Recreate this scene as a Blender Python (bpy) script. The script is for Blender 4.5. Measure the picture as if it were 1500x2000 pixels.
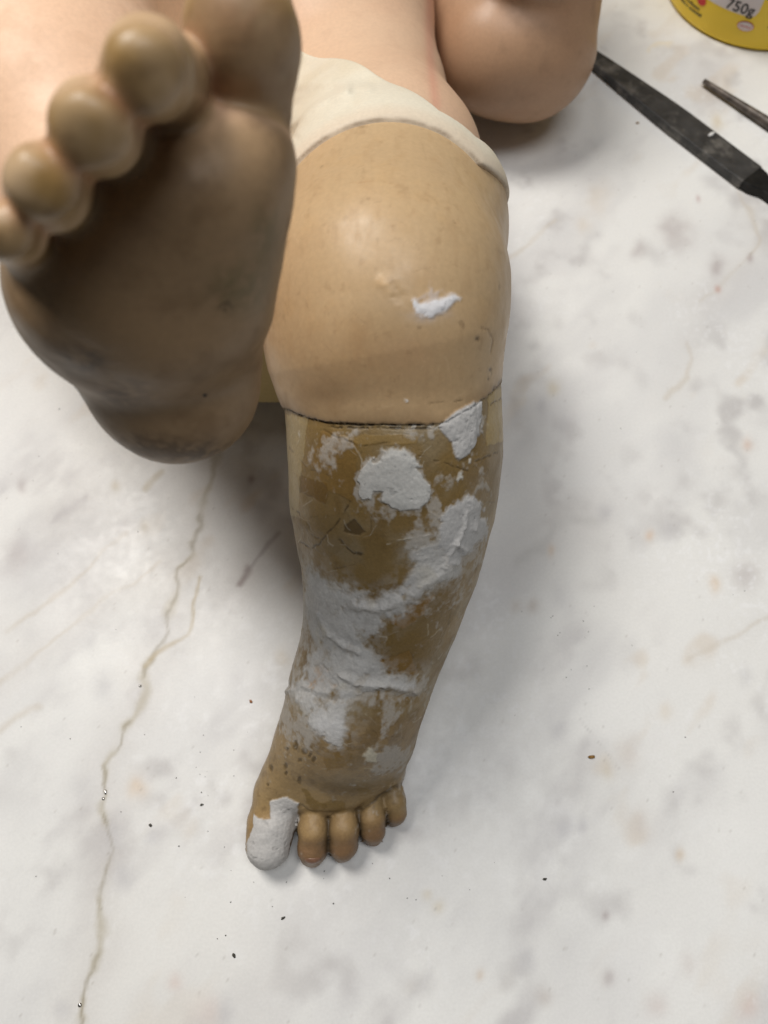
import bpy, math, random
import numpy as np

# ------------------------------------------------------------------ scene, camera, light
for o in list(bpy.data.objects):
    bpy.data.objects.remove(o)
SC = bpy.context.scene
COL = SC.collection
R = math.radians
CAM_H, PITCH, FPX = 0.33, 68.0, 1555.0
cam = bpy.data.cameras.new('camera')
cam_o = bpy.data.objects.new('camera', cam)
COL.objects.link(cam_o)
cam_o.location = (0, 0, CAM_H)
cam_o.rotation_euler = (R(90 - PITCH), 0, 0)
cam.sensor_fit = 'VERTICAL'
cam.sensor_height = 36.0
cam.sensor_width = 27.0
cam.lens = FPX / 2000.0 * 36.0
cam.clip_start = 0.005
cam.clip_end = 50
cam.dof.use_dof = True
cam.dof.focus_distance = 0.262
cam.dof.aperture_fstop = 12.0
SC.camera = cam_o

world = bpy.data.worlds.new('World')
SC.world = world
world.use_nodes = True
bg = world.node_tree.nodes['Background']
bg.inputs[0].default_value = (0.93, 0.96, 1.0, 1)
bg.inputs[1].default_value = 0.055


def area(name, loc, target, size, size_y, power, color):
    l = bpy.data.lights.new(name, 'AREA')
    l.shape = 'RECTANGLE'
    l.size, l.size_y, l.energy, l.color = size, size_y, power, color
    o = bpy.data.objects.new(name, l)
    COL.objects.link(o)
    o.location = loc
    from mathutils import Vector
    o.rotation_euler = (Vector(target) - Vector(loc)).to_track_quat('-Z', 'Y').to_euler()
    return o


area('ceiling_lamp', (-0.52, 0.66, 1.50), (0, 0.17, 0), 0.50, 0.50, 21.0, (1.0, 0.965, 0.92))
area('ceiling_tube', (0.36, 0.05, 1.90), (0.05, 0.15, 0), 0.45, 1.0, 13.0, (0.97, 0.98, 1.0))

SC.view_settings.view_transform = 'Standard'
SC.view_settings.look = 'None'
SC.view_settings.exposure = 0.0
SC.view_settings.gamma = 1.0
SC.render.engine = 'CYCLES'
SC.cycles.max_bounces = 6

# ------------------------------------------------------------------ small maths
sp, cp = math.sin(R(PITCH)), math.cos(R(PITCH))
FWD = np.array([0, cp, -sp]); UPV = np.array([0, sp, cp]); RGT = np.array([1.0, 0, 0])
CPOS = np.array([0, 0, CAM_H])


def ray(px, py):
    return FWD + RGT * ((px - 750) / FPX) + UPV * ((1000 - py) / FPX)


def at(px, py, t):            # point of the place at depth t
    return CPOS + ray(px, py) * t


def atz(px, py, z):           # point of the place at height z
    d = ray(px, py)
    return CPOS + d * ((z - CAM_H) / d[2])


def to_px(P):
    q = P - CPOS
    t = q @ FWD
    return np.stack([750 + FPX * (q @ RGT) / t, 1000 - FPX * (q @ UPV) / t], 1)


def lin(r, g, b):
    c = np.array([r, g, b], float) / 255.0
    return np.where(c <= 0.04045, c / 12.92, ((c + 0.055) / 1.055) ** 2.4)


def smooth(a, b, x):
    t = np.clip((x - a) / (b - a), 0, 1)
    return t * t * (3 - 2 * t)


_LAT = np.random.RandomState(7).rand(64 ** 3).astype(np.float32)


def vnoise(P, seed=0):
    P = P.astype(np.float32) + np.float32(seed * 7.31 % 64)
    fl = np.floor(P)
    f = P - fl
    i = fl.astype(np.int32)
    f = f * f * (3 - 2 * f)
    x0, y0, z0 = (i[:, 0] & 63) << 12, (i[:, 1] & 63) << 6, i[:, 2] & 63
    x1, y1, z1 = ((i[:, 0] + 1) & 63) << 12, ((i[:, 1] + 1) & 63) << 6, (i[:, 2] + 1) & 63
    fx_, fy_, fz_ = f[:, 0], f[:, 1], f[:, 2]
    L = _LAT

    def lz(a):
        p = L[a + z0]
        return p + (L[a + z1] - p) * fz_
    a = lz(x0 + y0); b = lz(x0 + y1)
    c = a + (b - a) * fy_
    a = lz(x1 + y0); b = lz(x1 + y1)
    d = a + (b - a) * fy_
    return c + (d - c) * fx_


def fbm(P, scale, octs=4, seed=0, gain=0.5):
    a, s, r, w = 1.0, scale, 0, 0
    for k in range(octs):
        r = r + a * vnoise(P * s + 17.3 * k, seed + k)
        w += a
        a *= gain
        s *= 2.03
    return r / w * 2 - 1      # about -1..1


def cull(P, pts, pad=70.0):
    pts = np.array(pts, float)
    lo, hi = pts.min(0) - pad, pts.max(0) + pad
    return np.nonzero((P[:, 0] > lo[0]) & (P[:, 0] < hi[0]) & (P[:, 1] > lo[1]) & (P[:, 1] < hi[1]))[0]


def poly_sd(P, poly):         # signed distance to a 2-D polygon, negative inside
    k = cull(P, poly)
    d = np.full(len(P), 70.0)
    if len(k): d[k] = np.minimum(_poly_sd(P[k], poly), 70.0)
    return d


def line_d(P, pts, pad=70.0):  # distance to a polyline and the run along it, 0..1
    k = cull(P, pts, pad)
    d = np.full(len(P), pad); u = np.zeros(len(P))
    if len(k):
        d[k], u[k] = _line_d(P[k], pts)
    return d, u


def _poly_sd(P, poly):
    poly = np.array(poly, float)
    d = np.full(len(P), 1e18)
    s = np.ones(len(P))
    n = len(poly)
    for i in range(n):
        a, b = poly[i], poly[i - 1]
        e = b - a
        w = P - a
        h = np.clip((w @ e) / (e @ e), 0, 1)
        q = w - h[:, None] * e
        d = np.minimum(d, (q * q).sum(1))
        c1 = P[:, 1] >= a[1]; c2 = P[:, 1] < b[1]; c3 = e[0] * w[:, 1] > e[1] * w[:, 0]
        flip = (c1 & c2 & c3) | (~c1 & ~c2 & ~c3)
        s[flip] *= -1
    return s * np.sqrt(d)


def _line_d(P, pts):
    pts = np.array(pts, float)
    seg = np.linalg.norm(np.diff(pts, axis=0), axis=1)
    tot = seg.sum()
    d = np.full(len(P), 1e18)
    u = np.zeros(len(P))
    run = 0
    for i in range(len(pts) - 1):
        a, b = pts[i], pts[i + 1]
        e = b - a
        w = P - a
        h = np.clip((w @ e) / (e @ e), 0, 1)
        q = w - h[:, None] * e
        dd = (q * q).sum(1)
        m = dd < d
        d[m] = dd[m]
        u[m] = (run + h[m] * seg[i]) / tot
        run += seg[i]
    return np.sqrt(d), u


# ------------------------------------------------------------------ signed distance shapes
def smin(a, b, k):
    h = np.clip(0.5 + 0.5 * (b - a) / k, 0, 1)
    return b + (a - b) * h - k * h * (1 - h)


def smax(a, b, k):
    return -smin(-a, -b, k)


def seg_cone(P, a, b, ra, rb):
    ba = b - a
    w = P - a
    bb = ba @ ba
    wb = w @ ba
    h = np.clip(wb / bb, 0, 1)
    d2 = np.einsum('ij,ij->i', w, w) - 2 * h * wb + h * h * bb
    return np.sqrt(np.maximum(d2, 0)) - (ra + (rb - ra) * h)


def chain(P, nodes, k=0.005):
    d = None
    for (a, ra), (b, rb) in zip(nodes[:-1], nodes[1:]):
        e = seg_cone(P, a, b, ra, rb)
        d = e if d is None else smin(d, e, k)
    return d


def squash(P, c, n, f):       # flatten space along n about c
    n = np.array(n, float); n = n / np.linalg.norm(n)
    return P + ((P - c) @ n)[:, None] * n * (1 / f - 1)


def ellipsoid(P, c, s, M=None):
    q = P - c
    if M is not None:
        q = q @ M
    s = np.array(s)
    k0 = np.sqrt(((q / s) ** 2).sum(1))
    k1 = np.sqrt(((q / s ** 2) ** 2).sum(1)) + 1e-9
    return k0 * (k0 - 1) / k1


def nodes_px(rows, mode='z'):
    out = []
    for px, py, hw, z in rows:
        c = atz(px, py, z) if mode == 'z' else at(px, py, z)
        t = (c - CPOS) @ FWD
        out.append((c, hw * t / FPX))
    return out


# ---- bent leg: thigh, knee, shin, foot standing on the table
LEG = nodes_px([
    (690, 195, 150, 0.052), (757, 335, 186, 0.082), (756, 450, 222, 0.101), (746, 570, 231, 0.111),
    (751, 680, 213, 0.107), (772, 792, 187, 0.096), (772, 890, 193, 0.087), (766, 1000, 183, 0.076),
    (762, 1100, 156, 0.065), (745, 1200, 136, 0.053), (716, 1300, 122, 0.043), (692, 1380, 118, 0.036)])
ANK = LEG[-1][0]
TOES = [  # (px, py, hw, z) from root to tip
    [(543, 1555, 46, 0.0125), (530, 1610, 47, 0.0110), (525, 1648, 45, 0.0098)],
    [(613, 1560, 29, 0.0142), (612, 1622, 30, 0.0137), (611, 1656, 30, 0.0100), (610, 1667, 27, 0.0060)],
    [(671, 1560, 28, 0.0142), (671, 1618, 29, 0.0137), (671, 1650, 29, 0.0098), (670, 1659, 26, 0.0058)],
    [(723, 1545, 25, 0.0132), (726, 1596, 26, 0.0122), (728, 1621, 26, 0.0090), (727, 1631, 23, 0.0054)],
    [(765, 1520, 22, 0.0122), (770, 1566, 22.5, 0.0108), (772, 1588, 22, 0.0078), (771, 1597, 19, 0.0048)],
]
TOES = [nodes_px(t) for t in TOES]
# instep: five rays from the ankle to the toes
INSTEP = [nodes_px(r) for r in (
    [(655, 1370, 70, 0.040), (600, 1450, 62, 0.027), (545, 1545, 50, 0.0135)],
    [(675, 1370, 76, 0.042), (650, 1450, 64, 0.029), (614, 1533, 38, 0.0160)],
    [(690, 1370, 76, 0.042), (685, 1450, 64, 0.029), (670, 1533, 37, 0.0160)],
    [(705, 1370, 76, 0.040), (722, 1450, 60, 0.026), (718, 1524, 35, 0.0145)],
    [(715, 1370, 72, 0.038), (748, 1450, 50, 0.020), (760, 1506, 32, 0.0122)])]
HEEL = np.array([ANK[0] + 0.001, 0.066, 0.019])


def sd_bent_leg(P):
    d = chain(P, LEG, 0.010)
    # knee: a soft cap and the roll that overhangs the joint below it
    d = smin(d, ellipsoid(P, atz(765, 560, 0.125), (0.027, 0.026, 0.024)), 0.02)
    d = smin(d, ellipsoid(P, HEEL, (0.0205, 0.021, 0.019)), 0.014)
    f = None
    for r_ in INSTEP:
        e = chain(P, r_, 0.004)
        f = e if f is None else smin(f, e, 0.010)
    # sole
    f = smin(f, seg_cone(P, HEEL, atz(640, 1530, 0.012), 0.017, 0.011), 0.010)
    d = smin(d, f, 0.012)
    for i, t in enumerate(TOES):
        d = smin(d, chain(P, t, 0.002), 0.0005 if i else 0.0024)
    return smax(d, 0.0004 - P[:, 2], 0.002)


def sd_toe(P, i):
    return chain(P, TOES[i], 0.002)


# ---- torso, hips
TORSO = [(np.array([-0.018, 0.322, 0.054]), 0.044), (np.array([-0.036, 0.375, 0.058]), 0.056),
         (np.array([-0.043, 0.47, 0.062]), 0.060), (np.array([-0.045, 0.56, 0.07]), 0.056)]


def sd_hips(P):
    d = chain(P, TORSO, 0.02)
    q = np.abs(P - np.array([-0.045, 0.262, 0.053])) - (np.array([0.052, 0.092, 0.031]) - 0.016)
    b = np.sqrt((np.maximum(q, 0) ** 2).sum(1)) + np.minimum(q.max(1), 0) - 0.016
    return smin(d, b, 0.02)


def sd_torso(P):
    d = smin(sd_hips(P), chain(P, LEG[:2], 0.01), 0.018)
    return smax(d, 0.0 - P[:, 2], 0.004)


# ---- arm: elbow towards the camera, forearm folded back above
ARM_A = nodes_px([(965, 95, 118, 0.046), (930, 0, 110, 0.05), (900, -190, 110, 0.062)])
ARM_B = nodes_px([(1030, 92, 134, 0.041), (1045, 0, 122, 0.054), (1040, -170, 105, 0.10)])
ARM_C = [(ARM_B[-1][0], 0.029), (np.array([0.045, 0.465, 0.18]), 0.029), (np.array([0.005, 0.452, 0.245]), 0.036)]  # unseen raised forearm and hand, placed to block lamp light from the arm


def sd_arm(P):
    a = chain(P, ARM_A, 0.006)
    b = smin(chain(P, ARM_B, 0.006), chain(P, ARM_C, 0.006), 0.01)
    return smin(a, b, 0.009)


# ---- raised leg: sole to the camera, toes up
RF = nodes_px([(345, 800, 106, 0.196), (328, 735, 146, 0.191), (302, 660, 172, 0.185), (272, 580, 192, 0.179), (262, 500, 206, 0.171)], 't')
RF_N = np.array([0.10, -0.99, 0.02])
RTOES = [
    [(486, 215, 84, 0.158), (482, 120, 92, 0.152), (474, 60, 98, 0.147), (468, -40, 100, 0.150)],
    [(370, 300, 70, 0.166), (318, 155, 78, 0.142), (294, 140, 84, 0.122), (284, 134, 84, 0.113)],
    [(285, 390, 66, 0.166), (212, 265, 70, 0.142), (186, 252, 76, 0.123), (174, 248, 76, 0.114)],
    [(195, 480, 62, 0.166), (120, 378, 62, 0.143), (94, 362, 68, 0.126), (83, 358, 68, 0.117)],
    [(115, 560, 54, 0.168), (44, 472, 48, 0.146), (20, 458, 52, 0.130), (10, 454, 52, 0.121)],
]
RTOES = [nodes_px(t, 't') for t in RTOES]
RRAYS = [nodes_px(r, 't') for r in (
    [(370, 540, 115, 0.171), (480, 305, 90, 0.158)],
    [(330, 550, 140, 0.170), (405, 390, 100, 0.156)],
    [(275, 570, 130, 0.171), (318, 465, 96, 0.156)],
    [(225, 585, 108, 0.172), (225, 535, 86, 0.158)],
    [(180, 600, 76, 0.176), (140, 570, 62, 0.163)])]
RLEG = nodes_px([(305, 650, 125, 0.234), (250, 480, 180, 0.246), (120, 230, 215, 0.262), (20, 20, 245, 0.275)], 't')
RLEG += [(np.array([-0.135, 0.285, 0.150]), 0.044), (np.array([-0.085, 0.33, 0.075]), 0.045)]


def sd_raised(P):
    c = RF[4][0]
    Q = squash(P, c, RF_N, 0.62)
    f = chain(Q, RF, 0.012) * 0.75
    f = smin(f, ellipsoid(P, at(342, 785, 0.197), (0.0178, 0.0150, 0.0168)), 0.012)
    for r_ in RRAYS:
        f = smin(f, chain(P, r_, 0.004), 0.016)
    f = smax(f, -ellipsoid(P, at(480, 600, 0.138), (0.019, 0.011, 0.019)), 0.018)
    f = smin(f, chain(P, RLEG, 0.02), 0.02)
    for i, t in enumerate(RTOES):
        e = chain(P, t, 0.003)
        if i == 0:            # broad pad with a crease below it
            e = smin(e, ellipsoid(P, at(474, 70, 0.146), (0.0094, 0.0085, 0.0105)), 0.004)
            f = smin(f, e, 0.0022)
        else:                 # uneven, slightly flattened tips
            e = smax(e, (P - t[3][0]) @ np.array([0.25, -0.90, 0.36]) - 0.0050, 0.0035)
            f = smin(f, e, 0.0030)
    return f


def sd_rtoe(P, i):
    return chain(P, RTOES[i], 0.003)


# ------------------------------------------------------------------ surface extraction
def extract(sdf, lo, hi, h):
    lo = np.array(lo, float)
    n = (np.ceil((np.array(hi) - lo) / h / 8).astype(int)) * 8
    nb = n // 8
    bc = np.stack(np.meshgrid(*[np.arange(k) for k in nb], indexing='ij'), -1).reshape(-1, 3)
    dc = sdf(lo + (bc * 8 + 3.5) * h)
    act = np.abs(dc) < 8 * h * 0.866 * 1.9
    V = np.repeat(np.repeat(np.repeat(dc.reshape(nb), 8, 0), 8, 1), 8, 2).astype(np.float32)
    ab = bc[act]
    o8 = np.stack(np.meshgrid(*[np.arange(8)] * 3, indexing='ij'), -1).reshape(-1, 3)
    for s in range(0, len(ab), 800):
        idx = (ab[s:s + 800, None, :] * 8 + o8[None]).reshape(-1, 3)
        V[idx[:, 0], idx[:, 1], idx[:, 2]] = sdf(lo + idx * h)
    S = V < 0
    c = np.zeros(tuple(n - 1), np.int8)
    for dx in (0, 1):
        for dy in (0, 1):
            for dz in (0, 1):
                c += S[dx:n[0] - 1 + dx, dy:n[1] - 1 + dy, dz:n[2] - 1 + dz]
    cells = np.argwhere((c > 0) & (c < 8))
    vid = np.full(tuple(n - 1), -1, np.int64)
    vid[tuple(cells.T)] = np.arange(len(cells))
    verts = lo + (cells + 0.5) * h
    faces = []
    for ax in range(3):
        b, cc = (ax + 1) % 3, (ax + 2) % 3
        sl0 = [slice(None)] * 3; sl1 = [slice(None)] * 3
        sl0[ax] = slice(0, -1); sl1[ax] = slice(1, None)
        e = np.argwhere(S[tuple(sl0)] != S[tuple(sl1)])
        e = e[(e[:, b] > 0) & (e[:, cc] > 0) & (e[:, b] < n[b] - 1) & (e[:, cc] < n[cc] - 1)]
        ins = S[tuple(e.T)]
        q = []
        for db, dc_ in ((-1, -1), (0, -1), (0, 0), (-1, 0)):
            k = e.copy(); k[:, b] += db; k[:, cc] += dc_
            q.append(vid[tuple(k.T)])
        q = np.stack(q, 1)
        q[~ins] = q[~ins][:, ::-1]
        faces.append(q)
    F = np.concatenate(faces)
    F = F[(F >= 0).all(1)]
    verts = project(sdf, verts, 4)
    return verts, F


def grad(sdf, P, e=2e-4):
    g = np.zeros_like(P)
    v = 0
    for k in ((1, -1, -1), (-1, -1, 1), (-1, 1, -1), (1, 1, 1)):
        k = np.array(k, float)
        d = sdf(P + k * e)
        g += d[:, None] * k
        v = v + d
    return g / (4 * e), v / 4


def project(sdf, P, it=2):
    P = P.copy()
    for _ in range(it):
        g, v = grad(sdf, P)
        g2 = (g * g).sum(1) + 1e-6
        s = np.clip(v / g2, -0.0015, 0.0015)
        P -= g * s[:, None]
    return P


def subdiv(V, F):
    E = np.concatenate([F[:, [0, 1]], F[:, [1, 2]], F[:, [2, 3]], F[:, [3, 0]]])
    E.sort(axis=1)
    key = E[:, 0] * (len(V) + 1) + E[:, 1]
    uk, first, inv = np.unique(key, return_index=True, return_inverse=True)
    em = V[E[first]].mean(1)
    fc = V[F].mean(1)
    nF = len(F)
    e = inv.reshape(4, nF) + len(V)
    c = np.arange(nF) + len(V) + len(em)
    NF = np.concatenate([np.stack([F[:, 0], e[0], c, e[3]], 1), np.stack([e[0], F[:, 1], e[1], c], 1),
                         np.stack([c, e[1], F[:, 2], e[2]], 1), np.stack([e[3], c, e[2], F[:, 3]], 1)])
    return np.concatenate([V, em, fc]), NF


def vnormals(V, F):
    n = np.cross(V[F[:, 2]] - V[F[:, 0]], V[F[:, 3]] - V[F[:, 1]])
    N = np.zeros_like(V)
    for k in range(4):
        for ax in range(3):
            N[:, ax] += np.bincount(F[:, k], n[:, ax], len(V))
    return N / (np.linalg.norm(N, axis=1, keepdims=True) + 1e-12)


def relax(V, F):              # averaging step of a Catmull-Clark subdivision
    c = V[F].mean(1)
    A = np.zeros_like(V); w = np.bincount(F.ravel(), minlength=len(V))
    for k in range(4):
        for ax in range(3):
            A[:, ax] += np.bincount(F[:, k], c[:, ax], len(V))
    w = np.maximum(w, 1)
    A /= w[:, None]
    E = np.concatenate([F[:, [0, 1]], F[:, [1, 2]], F[:, [2, 3]], F[:, [3, 0]]]); E.sort(axis=1)
    key, cnt = np.unique(E[:, 0] * (len(V) + 1) + E[:, 1], return_counts=True)
    bd = key[cnt == 1]
    fixed = np.zeros(len(V), bool); fixed[bd // (len(V) + 1)] = True; fixed[bd % (len(V) + 1)] = True
    A[fixed] = V[fixed]
    return A


def submesh(V, F, sel, *attrs):
    f = F[sel]
    u, inv = np.unique(f, return_inverse=True)
    return (V[u], inv.reshape(f.shape)) + tuple(a[u] for a in attrs)


def make(name, V, F, mat, parent=None, col=None, normals=None, shade=True):
    me = bpy.data.meshes.new(name)
    if isinstance(F, np.ndarray):
        nF, k = F.shape
        me.vertices.add(len(V)); me.vertices.foreach_set('co', np.ascontiguousarray(V, np.float32).ravel())
        me.loops.add(nF * k); me.loops.foreach_set('vertex_index', np.ascontiguousarray(F, np.int32).ravel())
        me.polygons.add(nF); me.polygons.foreach_set('loop_start', np.arange(0, nF * k, k, dtype=np.int32))
        me.update(calc_edges=True)
    else:
        me.from_pydata([tuple(map(float, v)) for v in V], [], F)
    if shade:
        me.polygons.foreach_set('use_smooth', [True] * len(me.polygons))
    if col is not None:
        a = me.color_attributes.new('paint', 'FLOAT_COLOR', 'POINT')
        if col.shape[1] == 3:
            col = np.concatenate([col, np.ones((len(col), 1))], 1)
        a.data.foreach_set('color', np.ascontiguousarray(col, np.float32).ravel())
    if normals is not None:
        me.normals_split_custom_set_from_vertices([tuple(x) for x in normals.tolist()])
    me.materials.append(mat)
    o = bpy.data.objects.new(name, me)
    COL.objects.link(o)
    if parent is not None:
        o.parent = parent
    return o


def tag(o, label=None, cat=None, group=None, kind=None):
    if label: o['label'] = label
    if cat: o['category'] = cat
    if group: o['group'] = group
    if kind: o['kind'] = kind
    return o


def empty(name):
    o = bpy.data.objects.new(name, None)
    COL.objects.link(o)
    return o


# ------------------------------------------------------------------ materials
def mat_new(name):
    m = bpy.data.materials.new(name)
    m.use_nodes = True
    nt = m.node_tree
    return m, nt, nt.nodes['Principled BSDF']


def mat_painted(name, fine=900.0, amp=0.06, bump=0.10, bump_scale=500.0, spec=0.5, coat=0.0, sss=0.0, dist=0.0006):
    """colour from the surface paint (alpha = roughness), fine grain on top"""
    m, nt, b = mat_new(name)
    N, L = nt.nodes, nt.links
    at_ = N.new('ShaderNodeAttribute'); at_.attribute_name = 'paint'
    tc = N.new('ShaderNodeTexCoord')
    nz = N.new('ShaderNodeTexNoise'); nz.inputs['Scale'].default_value = fine; nz.inputs['Detail'].default_value = 4
    L.new(tc.outputs['Object'], nz.inputs['Vector'])
    mr = N.new('ShaderNodeMapRange')
    mr.inputs[1].default_value = 0.25; mr.inputs[2].default_value = 0.75
    mr.inputs[3].default_value = 1 - amp; mr.inputs[4].default_value = 1 + amp
    L.new(nz.outputs['Fac'], mr.inputs[0])
    mx = N.new('ShaderNodeVectorMath'); mx.operation = 'SCALE'
    L.new(at_.outputs['Color'], mx.inputs[0]); L.new(mr.outputs[0], mx.inputs['Scale'])
    L.new(mx.outputs[0], b.inputs['Base Color'])
    L.new(at_.outputs['Alpha'], b.inputs['Roughness'])
    b.inputs['Specular IOR Level'].default_value = spec
    b.inputs['Coat Weight'].default_value = coat
    b.inputs['Coat Roughness'].default_value = 0.25
    if sss:
        b.inputs['Subsurface Weight'].default_value = sss
        b.inputs['Subsurface Radius'].default_value = (0.004, 0.003, 0.002)
        b.inputs['Subsurface Scale'].default_value = 1.0
    n2 = N.new('ShaderNodeTexNoise'); n2.inputs['Scale'].default_value = bump_scale; n2.inputs['Detail'].default_value = 5
    L.new(tc.outputs['Object'], n2.inputs['Vector'])
    bp = N.new('ShaderNodeBump'); bp.inputs['Strength'].default_value = bump; bp.inputs['Distance'].default_value = dist
    L.new(n2.outputs['Fac'], bp.inputs['Height']); L.new(bp.outputs[0], b.inputs['Normal'])
    return m


def mat_flat(name, rgb, rough=0.5, metal=0.0, amp=0.12, scale=300.0, bump=0.1):
    m, nt, b = mat_new(name)
    N, L = nt.nodes, nt.links
    tc = N.new('ShaderNodeTexCoord')
    nz = N.new('ShaderNodeTexNoise'); nz.inputs['Scale'].default_value = scale; nz.inputs['Detail'].default_value = 5
    L.new(tc.outputs['Object'], nz.inputs['Vector'])
    cr = N.new('ShaderNodeValToRGB')
    cr.color_ramp.elements[0].position = 0.3; cr.color_ramp.elements[1].position = 0.7
    cr.color_ramp.elements[0].color = (*(np.array(rgb) * (1 - amp)), 1)
    cr.color_ramp.elements[1].color = (*(np.array(rgb) * (1 + amp)), 1)
    L.new(nz.outputs['Fac'], cr.inputs[0]); L.new(cr.outputs[0], b.inputs['Base Color'])
    b.inputs['Roughness'].default_value = rough
    b.inputs['Metallic'].default_value = metal
    bp = N.new('ShaderNodeBump'); bp.inputs['Strength'].default_value = bump; bp.inputs['Distance'].default_value = 0.0004
    L.new(nz.outputs['Fac'], bp.inputs['Height']); L.new(bp.outputs[0], b.inputs['Normal'])
    return m


M_SKIN = mat_painted('painted_flesh', 700, 0.05, 0.10, 260, 0.35, 0.0)
M_BARE = mat_painted('bare_repair', 1100, 0.10, 0.22, 900, 0.35, 0.0)
M_CLOTH = mat_painted('painted_cloth', 900, 0.05, 0.18, 500, 0.35)
M_MARBLE = mat_painted('marble', 900, 0.035, 0.03, 700, 0.26)

# ------------------------------------------------------------------ marble table top
fx = np.arange(-0.205, 0.255, 0.0009)
fy = np.arange(-0.115, 0.500, 0.001)
gx = np.concatenate([np.linspace(-0.36, -0.207, 12), fx, np.linspace(0.257, 0.6, 16)])
gy = np.concatenate([np.linspace(-0.128, -0.117, 3), fy, np.linspace(0.502, 1.0, 20)])
X, Y = np.meshgrid(gx, gy, indexing='ij')
TV = np.stack([X.ravel(), Y.ravel(), np.zeros(X.size)], 1)
ii = np.arange(X.size).reshape(X.shape)
TF = np.stack([ii[:-1, :-1].ravel(), ii[1:, :-1].ravel(), ii[1:, 1:].ravel(), ii[:-1, 1:].ravel()], 1)
TP = to_px(TV)
behind = ((TV - CPOS) @ FWD) < 0.05
TP[behind] = 9000
W = np.stack([fbm(TV, 90, 4, 31), fbm(TV, 90, 4, 57)], 1)
col = np.tile(lin(226, 225, 221), (len(TV), 1))


def tint(mask, rgb):
    global col
    m = np.clip(mask, 0, 1)[:, None]
    col = col * (1 - m) + np.array(rgb) * m


GREY, TAN, OLIVE, MAUVE = lin(190, 188, 188), lin(206, 190, 168), lin(150, 134, 96), lin(160, 148, 146)
rot = np.stack([TV[:, 0] * 0.75 - TV[:, 1] * 0.66, (TV[:, 0] * 0.66 + TV[:, 1] * 0.75) * 0.55, TV[:, 2]], 1)
cl = fbm(rot, 22, 5, 3)
tint(smooth(-0.1, 0.5, cl) * 0.35, lin(200, 199, 199))
tint(smooth(0.0, 0.5, fbm(rot + 21.3, 34, 4, 19)) * 0.35, lin(190, 188, 188))
tint(smooth(0.0, 0.7, fbm(TV + 5.2, 80, 3, 29)) * 0.6 * smooth(-0.2, 0.35, fbm(TV, 18, 2, 30)), lin(176, 172, 170))
cl2 = fbm(rot + 3.7, 60, 4, 8)
tint(smooth(0.05, 0.65, cl2) * 0.60 * smooth(-0.3, 0.4, fbm(TV, 14, 2, 77)), lin(176, 172, 172))
tint(smooth(0.25, 0.6, fbm(rot + 9.1, 75, 3, 15)) * 0.40 * smooth(-0.1, 0.4, fbm(TV, 12, 2, 79)), TAN)
tint(smooth(0.1, 0.6, fbm(TV, 9, 2, 5)) * 0.25, lin(224, 220, 212))


def vein(pts, w, rgb, a, wob=9.0, broken=0.5, seed=1, halo=0.0):
    k = cull(TP, pts, 60)
    d, u = _line_d(TP[k] + W[k] * wob, pts)
    n = fbm(TV[k], 260, 3, seed)
    line = lambda q: np.stack([q, q * 0, q * 0], 1)
    n2 = vnoise(line(u * len(pts) * 0.9), seed + 5)
    ww = w * (0.55 + 0.9 * n2 + 0.4 * n)
    m = smooth(1.25, 0.0, d / np.maximum(ww, 0.8)) * a * (1 - broken * smooth(0.45, 0.75, vnoise(line(u * len(pts) * 0.6 + 9), seed + 11)))
    c = col[k]
    if halo:
        h = (np.exp(-(d / (w * 4.5)) ** 2) * halo)[:, None]
        c = c * (1 - h) + lin(196, 190, 184) * h
    m = np.clip(m, 0, 1)[:, None]
    col[k] = c * (1 - m) + np.asarray(rgb) * m


MAIN = [(430, 850), (415, 915), (408, 950), (395, 985), (390, 1020), (392, 1035), (372, 1060), (376, 1080), (360, 1105),
        (343, 1120), (340, 1135), (348, 1150), (340, 1175), (328, 1200), (325, 1220), (328, 1240), (322, 1262), (300, 1290),
        (284, 1300), (275, 1325), (283, 1345), (270, 1380), (255, 1405), (238, 1420), (232, 1440), (215, 1470), (205, 1500),
        (198, 1530), (203, 1550), (198, 1580), (205, 1605), (215, 1640), (222, 1665), (213, 1690), (204, 1720), (197, 1750),
        (195, 1780), (200, 1820), (192, 1860), (180, 1895), (165, 1925), (157, 1960), (155, 2010), (148, 2080)]
vein(MAIN, 11.0, lin(170, 160, 134), 0.52, 15, 0.85, 1, 0.30)
vein(MAIN, 4.5, lin(128, 116, 86), 0.5, 15, 0.95, 2)
vein([(284, 1300), (330, 1262), (365, 1240), (374, 1225), (378, 1190), (390, 1130)], 5, lin(176, 158, 120), 0.65, 8, 0.5, 3)
vein([(-60, 1370), (0, 1330), (40, 1300), (90, 1262), (140, 1218), (180, 1190), (215, 1158), (262, 1142), (310, 1100)], 6.5, lin(196, 186, 170), 0.45, 10, 0.5, 4, 0.22)
vein([(10, 1235), (100, 1175), (165, 1120), (210, 1070), (245, 1045)], 7, lin(196, 186, 170), 0.45, 12, 0.5, 6, 0.16)
vein([(0, 1430), (30, 1400), (70, 1380)], 10, lin(196, 186, 170), 0.45, 12, 0.3, 7)
vein([(110, 1015), (150, 985), (165, 970)], 12, lin(180, 176, 176), 0.55, 12, 0.3, 8, 0.2)
vein([(285, 955), (300, 940), (318, 922)], 9, lin(184, 172, 146), 0.6, 8, 0.2, 9)
vein([(466, 1140), (474, 1128), (482, 1112)], 12, lin(128, 108, 104), 0.8, 6, 0.1, 10, 0.35)
vein([(480, 1115), (510, 1085), (545, 1045)], 6, lin(160, 150, 148), 0.6, 8, 0.2, 12, 0.25)
vein([(980, 520), (1020, 488), (1055, 455), (1085, 432)], 6, lin(196, 186, 170), 0.45, 8, 0.3, 13)
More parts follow.
